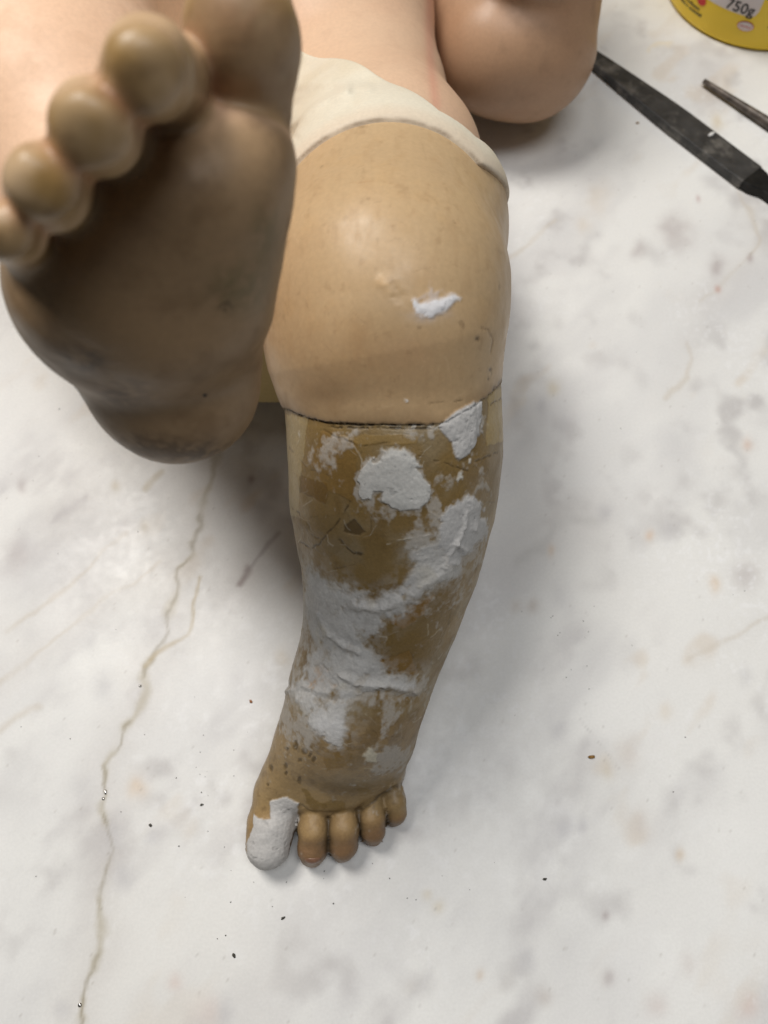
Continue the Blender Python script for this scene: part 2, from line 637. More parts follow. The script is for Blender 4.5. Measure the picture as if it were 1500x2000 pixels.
vein([(1436, 350), (1446, 375), (1455, 400), (1475, 440), (1485, 465), (1463, 500), (1430, 530), (1400, 565), (1365, 592)], 6, lin(196, 186, 170), 0.45, 10, 0.55, 14, 0.2)
vein([(1342, 668), (1348, 700), (1340, 735), (1302, 778)], 7, lin(196, 186, 170), 0.45, 10, 0.35, 16, 0.12)
vein([(1345, 1288), (1395, 1262), (1432, 1245), (1480, 1215), (1540, 1180)], 6, lin(196, 186, 170), 0.45, 9, 0.4, 17, 0.1)
vein([(1262, 98), (1285, 84), (1312, 80)], 10, lin(224, 210, 178), 0.5, 16, 0.3, 18, 0.1)
vein([(1010, 1100), (1075, 1050), (1095, 1010), (1160, 1020)], 14, lin(196, 194, 190), 0.5, 16, 0.3, 19, 0.2)
vein([(1130, 1402), (1165, 1445), (1212, 1505)], 1.6, lin(196, 194, 190), 0.7, 1, 0.2, 20)
for (x, y, r, c, a) in [
        (1320, 455, 26, MAUVE, .5), (1245, 488, 14, MAUVE, .45), (1170, 385, 24, TAN, .5), (1140, 440, 14, TAN, .5),
        (1100, 1165, 26, GREY, .35), (1080, 755, 12, lin(196, 182, 150), .7), (1060, 790, 12, GREY, .6), (1110, 830, 26, GREY, .5),
        (1268, 1048, 9, lin(206, 176, 146), .85), (1180, 1005, 14, GREY, .7), (1310, 1040, 18, GREY, .5), (1395, 1142, 12, lin(212, 184, 150), .8),
        (1455, 1125, 24, MAUVE, .4), (1460, 868, 10, lin(200, 168, 146), .8), (1040, 1185, 12, lin(180, 164, 150), .7), (1008, 1185, 12, lin(190, 176, 160), .6),
        (1075, 1075, 9, lin(206, 180, 150), .7), (1300, 1390, 12, lin(214, 200, 178), .6), (1450, 1320, 14, GREY, .4), (1095, 1430, 20, GREY, .6),
        (1230, 1470, 26, lin(204, 190, 176), .55), (1185, 1505, 14, lin(204, 188, 160), .7), (1098, 1618, 16, GREY, .7), (1135, 1615, 12, GREY, .7),
        (1330, 1670, 10, lin(206, 184, 154), .8), (1250, 1615, 26, lin(206, 198, 190), .6), (1184, 1787, 8, MAUVE, .6), (1020, 1870, 20, GREY, .7),
        (938, 1905, 8, lin(204, 184, 160), .8), (1058, 1945, 15, lin(186, 176, 168), .7), (1190, 1912, 12, MAUVE, .5), (1460, 1960, 22, lin(206, 180, 168), .7),
        (855, 1770, 12, lin(204, 190, 160), .7), (832, 1745, 10, lin(204, 190, 160), .6), (1280, 1960, 20, lin(206, 194, 188), .5), (1345, 1880, 20, lin(204, 196, 190), .5),
        (272, 1540, 18, lin(214, 188, 156), .8), (165, 1545, 26, GREY, .4), (225, 1640, 26, GREY, .5), (248, 1715, 20, GREY, .6), (300, 1635, 14, GREY, .5),
        (345, 1920, 14, lin(208, 184, 172), .6), (405, 1975, 26, lin(208, 188, 178), .6), (440, 1980, 22, GREY, .6), (120, 1975, 16, GREY, .4), (30, 1085, 26, MAUVE, .4),
        (45, 950, 10, MAUVE, .5), (285, 1030, 9, lin(186, 172, 142), .6), (228, 947, 9, lin(176, 156, 110), .6), (205, 1340, 22, GREY, .5), (465, 1335, 16, GREY, .4),
        (555, 1285, 16, lin(204, 190, 166), .6), (490, 935, 7, MAUVE, .9), (310, 1235, 34, GREY, .45), (175, 1250, 14, GREY, .4), (50, 1065, 20, GREY, .4),
        (1400, 520, 14, MAUVE, .6), (1465, 505, 7, lin(150, 128, 126), .8), (1402, 563, 6, lin(186, 130, 110), .8), (1365, 388, 5, lin(180, 150, 146), .8),
        (1395, 190, 26, lin(206, 198, 188), .6), (1400, 240, 12, lin(204, 186, 150), .8)]:
    k = cull(TP, [(x, y)], r * 4)
    q = TP[k] + W[k] * (r * 0.9)
    e = ((q[:, 0] - x) ** 2 + ((q[:, 1] - y) * 0.8) ** 2) / (r * r)
    m = (np.exp(-e) * a * (0.65 if c[0] > 1.25 * c[2] else 1.0))[:, None]
    col[k] = col[k] * (1 - m) + c * m
# tiny dark inclusions, dusty film
spk = fbm(TV, 620, 2, 91)
tint(smooth(0.66, 0.8, spk) * 0.30, lin(150, 142, 132))
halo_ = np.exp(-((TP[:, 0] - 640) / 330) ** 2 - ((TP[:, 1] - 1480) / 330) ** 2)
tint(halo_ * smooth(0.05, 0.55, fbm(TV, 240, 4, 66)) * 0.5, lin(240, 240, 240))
dust = smooth(0.0, 0.7, fbm(TV, 30, 3, 63)) * smooth(0.1, 0.5, fbm(TV, 500, 3, 64))
tint(dust * 0.35, lin(242, 242, 243))
rough = 0.40 + 0.20 * fbm(TV, 45, 4, 71) + 0.10 * dust + 0.09 * fbm(TV, 420, 3, 72)
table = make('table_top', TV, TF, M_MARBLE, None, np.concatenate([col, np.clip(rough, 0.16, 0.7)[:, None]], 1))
md = table.modifiers.new('slab', 'SOLIDIFY'); md.thickness = 0.02; md.offset = -1
tag(table, 'white marble table top with grey clouds and an olive brown vein', 'table top', kind='structure')

# ------------------------------------------------------------------ the statue
statue = empty('statue')
statue.location = (0, 0, 0)
tag(statue, 'reclining painted child statue with one leg bared and patched with white filler', 'statue')


def grain(P, seed=0):
    return np.stack([fbm(P, 420, 4, 100 + seed), fbm(P, 420, 4, 140 + seed)], 1)


# ---- paint and relief of the bent leg
G_B = [(856, 834), (890, 804), (922, 786), (942, 784), (939, 824), (940, 848), (918, 886), (900, 898), (890, 894), (882, 864), (862, 844)]
G_C = [(704, 916), (730, 892), (766, 876), (790, 880), (810, 896), (820, 912), (810, 916), (826, 932), (842, 948), (840, 972), (822, 992), (786, 1000),
       (766, 994), (746, 980), (748, 960), (730, 958), (726, 976), (706, 978), (696, 960), (698, 940)]
G_A = [(803, 584), (812, 612), (834, 619), (854, 615), (872, 602), (895, 583), (876, 574), (868, 580), (845, 588), (822, 594)]
G_A2 = [(804, 582), (812, 616), (834, 622), (860, 616), (894, 582), (878, 570), (866, 562), (846, 572), (840, 546), (834, 572), (818, 580)]
G_D = [(861, 1030), (866, 1004), (880, 988), (904, 980), (922, 966), (934, 980), (946, 988), (942, 1010), (952, 1022), (946, 1050), (930, 1062), (922, 1080), (900, 1084), (892, 1104), (874, 1102), (868, 1084), (858, 1070)]
G_E = [(596, 1104), (621, 1121), (658, 1143), (694, 1161), (735, 1170), (771, 1150), (793, 1136), (812, 1114), (806, 1084), (825, 1055), (861, 1040),
       (892, 1090), (905, 1112), (867, 1136), (837, 1150), (804, 1178), (779, 1202), (750, 1215), (722, 1253), (738, 1290), (757, 1312), (790, 1323),
       (822, 1319), (812, 1352), (760, 1350), (690, 1367), (686, 1400), (676, 1436), (657, 1456), (625, 1444), (599, 1410), (580, 1370), (556, 1350),
       (560, 1300), (590, 1220)]
G_F = [(494, 1589), (512, 1602), (527, 1600), (526, 1567), (542, 1559), (561, 1557), (582, 1570), (582, 1600), (572, 1640), (562, 1680), (546, 1705), (500, 1705), (482, 1682),
       (482, 1650), (492, 1618)]
G_G = [(710, 1477), (721, 1460), (737, 1474), (734, 1487), (718, 1488)]
SEAM_X = np.array([400, 556, 600, 640, 700, 860, 900, 930, 960, 985, 1100.])
SEAM_Y = np.array([770, 798, 816, 826, 829, 829, 806, 789, 768, 742, 700.])


def seam_y(x):
    return np.interp(x, SEAM_X, SEAM_Y)


def paint_leg(V, Nn):
    P = to_px(V)
    g = grain(V)
    big = fbm(V, 45, 4, 3)
    mid = fbm(V, 160, 4, 4)
    fin = fbm(V, 900, 3, 5)
    strk = fbm(V * np.array([1.0, 0.35, 0.35]), 500, 3, 6)
    disp = np.zeros(len(V))
    n = len(V)
    # painted flesh above the joint
    up = np.tile(lin(188, 160, 122), (n, 1))

    def mix(c, m, rgb):
        m = np.clip(m, 0, 1)[:, None]
        return c * (1 - m) + np.asarray(rgb) * m
    up = mix(up, smooth(-0.1, 0.6, big) * 0.5, lin(194, 162, 122))
    up = mix(up, smooth(0.0, 0.6, mid) * 0.25, lin(186, 152, 106))
    up = mix(up, smooth(0.0, 0.6, strk) * 0.24, lin(166, 134, 96))

    def blob(x, y, rx, ry):
        kk = cull(P, [(x - 2.6 * rx - 14, y - 2.6 * ry - 14), (x + 2.6 * rx + 14, y + 2.6 * ry + 14)], 0)
        q = P[kk] + g[kk] * 14
        r_ = np.zeros(n)
        r_[kk] = np.exp(-(((q[:, 0] - x) / rx) ** 2 + ((q[:, 1] - y) / ry) ** 2))
        return r_
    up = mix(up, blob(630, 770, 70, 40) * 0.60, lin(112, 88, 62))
    up = mix(up, smooth(-40, 0, P[:, 1] - seam_y(P[:, 0]) + 16 * mid) * 0.5, lin(128, 102, 72))  # grime near the joint, strengthened to paint in shade on the lower knee
    up = mix(up, blob(650, 690, 120, 70) * 0.22 + blob(760, 740, 120, 50) * 0.18, lin(146, 112, 76))  # broad brown smudges, partly painted shade of the lower knee
    up = mix(up, blob(780, 590, 24, 34) * 0.30, lin(170, 140, 100))
    up = mix(up, blob(752, 552, 14, 14) * 0.40, lin(232, 196, 150))
    up = mix(up, blob(700, 660, 20, 40) * 0.3, lin(160, 122, 80))
    up = mix(up, blob(800, 690, 70, 40) * 0.22, lin(206, 156, 112))
    disp += blob(752, 552, 16, 15) * 0.0004 - blob(778, 575, 14, 16) * 0.0003
    up = mix(up, smooth(0.5, 0.75, fbm(V, 300, 3, 44)) * 0.35 * smooth(0.1, 0.5, fbm(V, 40, 2, 45)), lin(140, 110, 74))
    # bare repaired shin and foot
    lo = np.tile(lin(140, 114, 72), (n, 1))
    lo = mix(lo, smooth(-0.2, 0.5, big) * 0.55, lin(164, 138, 96))
    lo = mix(lo, smooth(0.05, 0.5, mid) * 0.5, lin(118, 92, 52))
    lo = mix(lo, smooth(-0.1, 0.4, fbm(V, 110, 3, 23)) * 0.5, lin(154, 138, 114))
    # overlapping strips of old paper with straight edges
    for k, (poly, c, a) in enumerate([
            ([(575, 925), (640, 945), (636, 985), (585, 960)], lin(118, 88, 40), .75), ([(632, 838), (700, 862), (690, 980), (640, 960), (600, 900)], lin(140, 106, 52), .5),
            ([(556, 810), (600, 815), (590, 900), (580, 1010), (550, 1010)], lin(170, 150, 112), .7), ([(955, 770), (990, 750), (990, 860), (950, 872)], lin(186, 160, 112), .75),
            ([(660, 850), (820, 850), (812, 868), (712, 872)], lin(170, 138, 84), .6), ([(600, 1010), (680, 1000), (690, 1060), (640, 1090), (600, 1060)], lin(136, 112, 74), .5),
            ([(740, 1215), (830, 1150), (905, 1120), (870, 1240), (835, 1310), (760, 1310), (726, 1255)], lin(130, 104, 62), .55),
            ([(900, 900), (985, 880), (985, 985), (930, 975), (905, 940)], lin(142, 118, 84), .6), ([(760, 1215), (800, 1185), (850, 1160), (830, 1200), (790, 1230)], lin(150, 108, 46), .55),
            ([(735, 1290), (800, 1270), (820, 1320), (760, 1315)], lin(146, 108, 50), .5)]):
        d = poly_sd(P + g * 5, poly)
        m = smooth(1.5, -1.5, d)
        lo = mix(lo, m * a, c)
        disp += m * 0.00008
        lo = mix(lo, np.exp(-(d / 1.6) ** 2) * 0.35 * smooth(-0.2, 0.3, mid), lin(84, 66, 36))
    # foot: smoother tan wash
    ft = smooth(1390, 1470, P[:, 1] + 20 * mid)
    foot = np.tile(lin(164, 138, 98), (n, 1))
    foot = mix(foot, smooth(-0.1, 0.6, big) * 0.5, lin(158, 128, 84))
    foot = mix(foot, smooth(0.1, 0.5, mid) * 0.4, lin(146, 122, 86))
    foot = mix(foot, smooth(0.0, 0.5, fbm(V, 130, 4, 62)) * 0.5, lin(122, 102, 72))
    foot = mix(foot, smooth(0.1, 0.5, fbm(V, 420, 3, 63)) * 0.35, lin(104, 84, 58))
    foot = mix(foot, blob(690, 1530, 70, 22) * 0.45, lin(142, 126, 98))
    foot = mix(foot, smooth(0.25, -0.15, fbm(V, 220, 4, 61)) * blob(738, 1410, 80, 56) * 0.85, lin(108, 84, 52))
    foot = mix(foot, blob(760, 1470, 36, 45) * 0.55 * smooth(-0.4, 0.3, mid), lin(150, 140, 128))
    for (x, y, r) in [(529, 1500, 4.5), (575, 1461, 5), (594, 1470, 5), (585, 1487, 3), (612, 1485, 4), (556, 1498, 4.5), (557, 1512, 3.5), (521, 1532, 3), (585, 1526, 4), (560, 1465, 3), (604, 1478, 3), (575, 1452, 3.5), (545, 1420, 4)]:
        kk = cull(P, [(x, y)], r * 2 + 10)
        m = smooth(r + 2, r - 2, np.hypot(P[kk, 0] - x + g[kk, 0] * 4, (P[kk, 1] - y) * 0.75 + g[kk, 1] * 4))
        foot[kk] = mix(foot[kk], m * 0.75, lin(84, 66, 38))
        disp[kk] -= m * 0.00025
    for (poly, c) in [([(632, 1468), (665, 1462), (690, 1476), (672, 1500), (640, 1505), (630, 1486)], lin(134, 104, 48)),
                      ([(588, 1540), (600, 1542), (614, 1565), (640, 1572), (640, 1584), (612, 1582), (598, 1568)], lin(124, 98, 46)),
                      ([(626, 1572), (645, 1562), (676, 1570), (676, 1586), (640, 1586)], lin(126, 100, 50)),
                      ([(690, 1532), (715, 1524), (732, 1535), (725, 1548), (700, 1550)], lin(138, 114, 72))]:
        foot = mix(foot, smooth(2, -2, poly_sd(P + g * 6, poly)) * 0.65, c)
    # toes: warm ochre, rosy brown at the ends
    tt = smooth(1575, 1600, P[:, 1])
    foot = mix(foot, tt * 0.6, lin(170, 138, 94))
    ends = np.interp(P[:, 0], [480, 585, 640, 690, 740, 790], [1690, 1640, 1640, 1630, 1605, 1585])
    foot = mix(foot, smooth(-14, 26, P[:, 1] - ends + 10 * mid) * 0.75 * tt, lin(132, 100, 74))
    lo = lo * (1 - ft[:, None]) + foot * ft[:, None]
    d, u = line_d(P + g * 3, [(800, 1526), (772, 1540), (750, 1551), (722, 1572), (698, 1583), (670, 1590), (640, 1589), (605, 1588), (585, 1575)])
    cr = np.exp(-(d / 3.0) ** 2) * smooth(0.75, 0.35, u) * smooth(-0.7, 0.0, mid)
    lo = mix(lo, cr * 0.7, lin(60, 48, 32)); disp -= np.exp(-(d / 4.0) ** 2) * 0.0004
    # grime between the toes, plus the shade of the gaps painted in
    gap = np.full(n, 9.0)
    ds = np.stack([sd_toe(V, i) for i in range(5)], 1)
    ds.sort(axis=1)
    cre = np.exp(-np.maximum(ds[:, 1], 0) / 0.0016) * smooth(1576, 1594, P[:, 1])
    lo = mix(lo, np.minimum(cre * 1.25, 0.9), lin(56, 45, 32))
    lo = lo * np.where(P[:, 1:2] > 1400, np.array([0.86, 0.86, 0.84]), np.array([0.86, 0.87, 0.81]))
    rs = np.random.RandomState(4)
    for k in range(90):
        x, y = rs.uniform(520, 980), rs.uniform(240, 815)
        an = rs.normal(1.4, 0.5) if rs.rand() < .5 else rs.uniform(0, 3.1)
        ln_ = rs.uniform(5, 40)
        pts = [(x, y), (x + math.cos(an) * ln_ * .5 + rs.normal(0, 2), y + math.sin(an) * ln_ * .5), (x + math.cos(an) * ln_, y + math.sin(an) * ln_)]
        kk = cull(P, pts, 8)
        if len(kk) < 3: continue
        d, u = _line_d(P[kk] + g[kk] * 4, pts)
        m = np.exp(-(d / rs.uniform(0.7, 1.6)) ** 2) * rs.uniform(.04, .20)
        up[kk] = mix(up[kk], m, lin(120, 92, 62) if rs.rand() < .7 else lin(224, 196, 158))
    up = mix(up, smooth(0.35, 0.6, fbm(V, 380, 3, 46)) * 0.22, lin(142, 112, 78))
    up = mix(up, smooth(0.66, 0.76, fbm(V, 240, 2, 47)) * 0.3, lin(96, 74, 50))
    # which side of the joint
    sd = P[:, 1] - seam_y(P[:, 0]) + g[:, 1] * 2.2
    low = smooth(-0.8, 0.8, sd)
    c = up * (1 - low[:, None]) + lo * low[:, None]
    rough = 0.44 + 0.14 * mid + 0.10 * strk
    disp -= low * 0.00030
    disp += (1 - low) * 0.0003 * np.exp(-((sd + 22) / 26) ** 2) * smooth(900, 760, P[:, 0])
    disp -= 0.0003 * np.exp(-((sd - 6) / 10) ** 2) * smooth(900, 760, P[:, 0])
    # the joint: ragged black glue line, pale sawdust
    front = np.interp(P[:, 0], [560, 620, 650, 850, 880, 990], [0.7, 0.7, 1, 1, .45, .5])
    m = np.exp(-((sd - 1) / 2.6) ** 2) * front * smooth(-0.35, 0.15, fbm(V, 700, 3, 81))
    c = mix(c, m * 0.95, lin(34, 26, 18)); disp -= m * 0.0005
    m = np.exp(-((sd - 8) / 2.2) ** 2) * smooth(630, 660, P[:, 0]) * smooth(870, 840, P[:, 0]) * smooth(-0.3, 0.2, fbm(V, 800, 3, 82))
    c = mix(c, m * 0.85, lin(50, 40, 28)); disp -= m * 0.0004
    m = np.exp(-((sd - 5) / 5) ** 2) * smooth(740, 830, P[:, 0]) * smooth(900, 850, P[:, 0]) * smooth(0.0, 0.3, fbm(V, 600, 3, 83))
    c = mix(c, m * 0.9, lin(196, 190, 178))
    # cracks, paper edges and pencil lines
    for k, (pts, w, rgb, a) in enumerate([
            ([(562, 872), (600, 915), (640, 930)], 1.6, (92, 72, 42), .5), ([(632, 840), (660, 855), (712, 872), (760, 866)], 2.2, (88, 70, 40), .6),
            ([(566, 990), (590, 1010), (612, 1050), (632, 1050), (664, 1014), (684, 980)], 2.0, (70, 54, 32), .75), ([(585, 1060), (606, 1072), (620, 1066), (634, 1048)], 2.0, (66, 52, 32), .7),
            ([(662, 1056), (690, 1082), (712, 1086)], 2.4, (60, 46, 26), .8), ([(655, 1112), (690, 1105), (706, 1096)], 1.6, (100, 78, 46), .6), ([(724, 1010), (724, 1046)], 1.4, (90, 72, 44), .6),
            ([(820, 890), (870, 905), (915, 920)], 1.8, (86, 68, 42), .65), ([(930, 900), (975, 884)], 1.8, (80, 66, 42), .7), ([(757, 1062), (812, 1050), (838, 1044)], 1.5, (206, 196, 176), .7),
            ([(940, 640), (955, 645), (962, 665), (958, 690)], 1.6, (124, 98, 68), .6), ([(958, 722), (955, 740)], 2.6, (44, 36, 26), .9), ([(840, 788), (902, 782)], 1.5, (96, 78, 50), .6),
            ([(932, 662), (934, 664)], 3.5, (70, 56, 40), .8), ([(760, 440), (800, 446)], 1.0, (150, 116, 80), .4), ([(660, 360), (740, 353), (790, 366)], 0.8, (160, 124, 86), .4),
            ([(845, 390), (847, 396)], 1.2, (120, 92, 64), .6), ([(886, 432), (892, 438)], 1.2, (120, 92, 64), .5), ([(700, 242), (712, 246), (704, 248)], 1.3, (110, 86, 60), .7),
            ([(960, 790), (984, 776)], 1.8, (92, 72, 44), .7), ([(962, 760), (985, 738)], 2.0, (70, 56, 38), .7), ([(640, 1165), (632, 1180)], 2.0, (84, 74, 60), .7),
            ([(630, 1290), (622, 1312), (632, 1322), (638, 1310)], 2.6, (86, 64, 40), .8), ([(590, 1345), (620, 1362), (660, 1370)], 1.5, (120, 98, 70), .7),
            ([(690, 870), (706, 900), (702, 930)], 1.6, (206, 196, 178), .55), ([(856, 1010), (838, 1000), (830, 960)], 1.3, (200, 188, 164), .5), ([(835, 1220), (836, 1250), (860, 1230)], 1.2, (190, 178, 150), .5),
            ([(740, 1242), (756, 1246), (752, 1256)], 1.4, (206, 198, 184), .35), ([(930, 1480), (760, 1500)], 0.1, (0, 0, 0), 0)]):
        kk = cull(P, pts, 12)
        d, u = _line_d(P[kk] + g[kk] * 3.5, pts)
        m = np.exp(-(d / w) ** 2) * a * smooth(-0.45, 0.1, fbm(V[kk], 420, 2, 200 + k))
        c[kk] = mix(c[kk], m, lin(*rgb)); disp[kk] -= m * 0.00025 * (1 if rgb[0] < 150 else -0.8)
    for (poly, rgb) in [([(674, 1024), (690, 1014), (713, 1040), (702, 1046), (668, 1040)], (78, 60, 34)), ([(612, 1300), (630, 1296), (664, 1340), (620, 1350), (596, 1340)], (196, 164, 132))]:
        d = poly_sd(P + g * 4, poly)
        c = mix(c, smooth(2, -2, d) * 0.75, lin(*rgb))
        disp -= smooth(2, -2, d) * 0.0003
    # many short scratches and hairs of dried glue
    rs = np.random.RandomState(21)
    for k in range(190):
        x, y = rs.uniform(572, 968), rs.uniform(838, 1520)
        an = rs.choice([rs.normal(0.05, 0.25), rs.normal(1.5, 0.3), rs.normal(-0.6, 0.3)])
        ln_ = rs.uniform(6, 34)
        dx, dy = math.cos(an) * ln_, math.sin(an) * ln_
        pts = [(x, y), (x + dx * .5 + rs.normal(0, 2), y + dy * .5 + rs.normal(0, 2)), (x + dx, y + dy)]
        kk = cull(P, pts, 8)
        if len(kk) < 3: continue
        d, u = _line_d(P[kk] + g[kk] * 3, pts)
        pale = rs.rand() < 0.45
        m = np.exp(-(d / rs.uniform(0.7, 1.2)) ** 2) * rs.uniform(.10, .38) * smooth(-0.4, 0.2, fbm(V[kk], 500, 2, 500 + k)) * low[kk]
        c[kk] = mix(c[kk], m, lin(206, 198, 180) if pale else lin(82, 64, 38))
        disp[kk] += m * (0.00016 if pale else -0.0002)
    # thin rubbed filler: a chalky film in the grain
    chalk = lin(188, 183, 175)
    film = np.zeros(n)
    for poly, a, wid in ((G_E, 0.5, 22), (G_D, .8, 12), (G_C, .8, 14), (G_B, .5, 8)):
        film = np.maximum(film, a * smooth(wid, -6, poly_sd(P + g * 16, poly)))
    film = film * 0.9
    for x, y, rx, ry, a in ((830, 1060, 40, 40, .9), (760, 1480, 50, 26, .8), (800, 1345, 40, 20, .8), (920, 1070, 30, 50, .7), (600, 1420, 34, 50, .6), (640, 1240, 60, 70, .5), (560, 1400, 20, 60, .6),
                            (660, 870, 40, 30, .5), (700, 1340, 80, 40, .8), (930, 960, 40, 60, .4), (840, 850, 50, 16, .4), (850, 1230, 60, 70, .25), (690, 1545, 90, 16, .25), (790, 1500, 16, 50, .5), (770, 1000, 60, 20, .6),
                            (850, 1000, 20, 60, .5), (760, 1390, 60, 50, .5), (620, 1300, 50, 60, .6), (900, 1150, 30, 60, .5), (880, 940, 50, 30, .4), (640, 880, 40, 40, .4)):
        film = np.maximum(film, a * blob(x, y, rx, ry))
    grainy = 0.5 * fbm(V, 620, 4, 301) + 0.6 * fbm(V, 170, 4, 302) + 0.35 * strk
    m = smooth(0.60, 1.05, (0.24 + film) * 1.2 + grainy * 0.9) * low
    c = mix(c, m * 0.64, chalk)
    rough += 0.25 * m
    disp += m * 0.00014
    m = 0.42 * smooth(46, -4, poly_sd(P + g * 12, G_E)) * smooth(-0.35, 0.35, fbm(V, 520, 3, 304) + 0.5 * strk) * low
    c = mix(c, m, chalk)
    # brown islands showing through the broad smear
    hole = np.zeros(n)
    for x, y, rx, ry in ((617, 1270, 34, 28), (625, 1312, 22, 20), (742, 1400, 52, 38), (590, 1290, 18, 40), (668, 1290, 14, 16)):
        hole = np.maximum(hole, blob(x, y, rx, ry))
    # thick filler patches with a rough skin and a raised edge
    body = np.zeros(n)
    for k, (poly, col_, th, ragged) in enumerate([
            (G_B, (186, 184, 181), 0.0008, 4), (G_C, (204, 202, 196), 0.0009, 5), (G_A, (222, 221, 222), 0.0005, 7), (G_D, (186, 184, 181), 0.0004, 11),
            (G_F, (188, 185, 181), 0.0008, 4), (G_G, (196, 188, 168), 0.0004, 2.5), ([(899, 924), (904, 922), (904, 934), (896, 942), (892, 938)], (206, 202, 192), 0.0004, 2),
            ([(916, 896), (921, 894), (920, 905), (916, 906)], (206, 202, 192), 0.0004, 2), ([(790, 779), (797, 779), (798, 785), (792, 786)], (214, 208, 198), 0.0003, 1.5)]):
        kk = cull(P, poly, 25)
        v = V[kk]
        d = _poly_sd(P[kk] + g[kk] * ragged, poly)
        if k == 1:
            d = d + smooth(0.25, 0.5, fbm(v, 300, 3, 411)) * np.exp(-(((P[kk, 0] - 726) / 40) ** 2 + ((P[kk, 1] - 920) / 40) ** 2)) * 16
        soft = (5.0 if k == 3 else 1.4) + 5.0 * smooth(0.0, 0.5, fbm(v, 60, 2, 430 + k))
        m = smooth(soft, -1.4 - 0.5 * soft, d + 5 * fbm(v, 700, 2, 440 + k) * (soft > 2.5))
        inner = smooth(0, -16, d)
        tex = 0.5 * fbm(v, 330, 4, 320 + k) + 0.35 * fin[kk] + 0.5 * fbm(v * np.array([1, .4, .4]), 260, 3, 340 + k)
        cc = lin(*col_) * (1 + 0.10 * tex[:, None] + 0.05 * mid[kk][:, None])
        pit = smooth(0.42, 0.6, fbm(v, 520, 3, 360 + k))
        cc = cc * (1 - 0.22 * pit[:, None])
        c[kk] = c[kk] * (1 - m[:, None]) + cc * m[:, None]
        disp[kk] += m * th * (0.55 + 0.45 * inner + 0.22 * tex) - m * pit * 0.00014
        disp[kk] += np.exp(-((d + 3) / 3.0) ** 2) * 0.00006 * smooth(-0.2, 0.4, mid[kk])
        rough[kk] = rough[kk] * (1 - m) + (0.80 - 0.1 * pit) * m
        body[kk] = np.maximum(body[kk], m)
    # knee patch: soft smear round the thick dab
    d = poly_sd(P + g * 6, G_A2)
    m = smooth(4, -4, d) * smooth(-0.5, 0.3, fbm(V, 500, 3, 371)) * (1 - body)
    c = mix(c, m * 0.6, lin(200, 190, 186)); disp += m * 0.00015
    m = blob(838, 615, 34, 12) * 0.5 * (1 - body)
    c = mix(c, m, lin(196, 184, 176))
    # broad trowelled smear
    d = poly_sd(P + g * 14, G_E) + hole * 46
    sA = fbm(V @ np.array([[.80, .60, 0], [-.60, .80, 0], [0, 0, 1]]) * np.array([1, .18, .5]), 620, 3, 382)
    sB = fbm(V @ np.array([[.70, -.71, 0], [.71, .70, 0], [0, 0, 1]]) * np.array([1, .2, .5]), 520, 3, 383)
    thick = np.zeros(n)
    for x, y, rx, ry in ((640, 1170, 40, 30), (740, 1180, 70, 22), (840, 1120, 50, 26), (700, 1300, 50, 26), (660, 1225, 40, 30), (640, 1415, 46, 34), (740, 1335, 60, 18), (590, 1370, 30, 26)):
        thick = np.maximum(thick, blob(x, y, rx, ry))
    cov = 0.30 + 0.55 * thick - 0.020 * np.maximum(d + 12, 0) + 0.55 * fbm(V, 340, 4, 380) + 0.45 * fbm(V, 95, 3, 381) + 0.42 * sA + 0.30 * sB
    m = smooth(16, -12, d) * smooth(-0.22, 0.42, cov) * (1 - body)
    drag = fbm(V @ np.array([[.8, .5, .3], [-.6, .7, .3], [0, -.4, .9]]) * np.array([1, .25, 1]), 300, 4, 390)
    sm = lin(196, 194, 190) * (1 + 0.14 * drag[:, None] + 0.10 * mid[:, None] + 0.14 * (thick[:, None] - 0.4))
    sm = mix(sm, blob(640, 1418, 40, 24) * 0.7, lin(218, 217, 216))
    sm = mix(sm, smooth(0.2, 0.6, fbm(V, 120, 3, 395)) * 0.4, lin(206, 198, 178))
    c = c * (1 - 0.90 * m[:, None]) + sm * (0.90 * m[:, None])
    rough = rough * (1 - m) + 0.78 * m
    disp += m * (0.00018 + 0.00014 * drag + 0.00006 * fin + 0.00055 * thick)
    # trowel ridges
    for pts, h, w in (([(560, 1338), (600, 1350), (650, 1366), (700, 1360)], -.00022, 6), ([(735, 1352), (790, 1362), (835, 1356)], -.0003, 7), ([(905, 1075), (890, 1060), (874, 1090), (866, 1104)], .0007, 7), ([(885, 1100), (850, 1130), (800, 1165), (740, 1190), (690, 1180)], .0008, 9), ([(622, 1200), (640, 1235), (672, 1262), (700, 1272)], .0007, 6),
                      ([(668, 1320), (700, 1336), (740, 1338), (812, 1352)], .0007, 7), ([(912, 1000), (905, 1030), (890, 1060)], .0005, 5), ([(920, 980), (930, 1010), (926, 1035)], .0005, 6),
                      ([(560, 1350), (590, 1340), (640, 1356)], .0004, 5)):
        dd, u = line_d(P + g * 5, pts)
        disp += np.exp(-(dd / w) ** 2) * h * (1.25 + 0.8 * mid)
    tz = smooth(1580, 1610, P[:, 1])
    disp += tz * (0.00055 * fbm(V, 130, 2, 306) + 0.00012 * fbm(V, 420, 3, 307))
    disp += 0.00004 * fin * low + 0.00010 * mid * low + 0.00003 * mid
    c = np.clip(c * (1 + 0.035 * fin[:, None]), 0.004, 0.85)
    return np.concatenate([c, np.clip(rough, 0.25, 0.95)[:, None]], 1), disp


LV, LF = extract(sd_bent_leg, (-0.075, -0.022, -0.003), (0.075, 0.345, 0.165), 0.0012)
fcen = LV[LF].mean(1)
fpx = to_px(fcen)
low_f = (fpx[:, 1] > seam_y(fpx[:, 0]) - 1) & (fcen[:, 1] < 0.2)
# hem of the cloth cuts the thigh: plane through three points of the surface


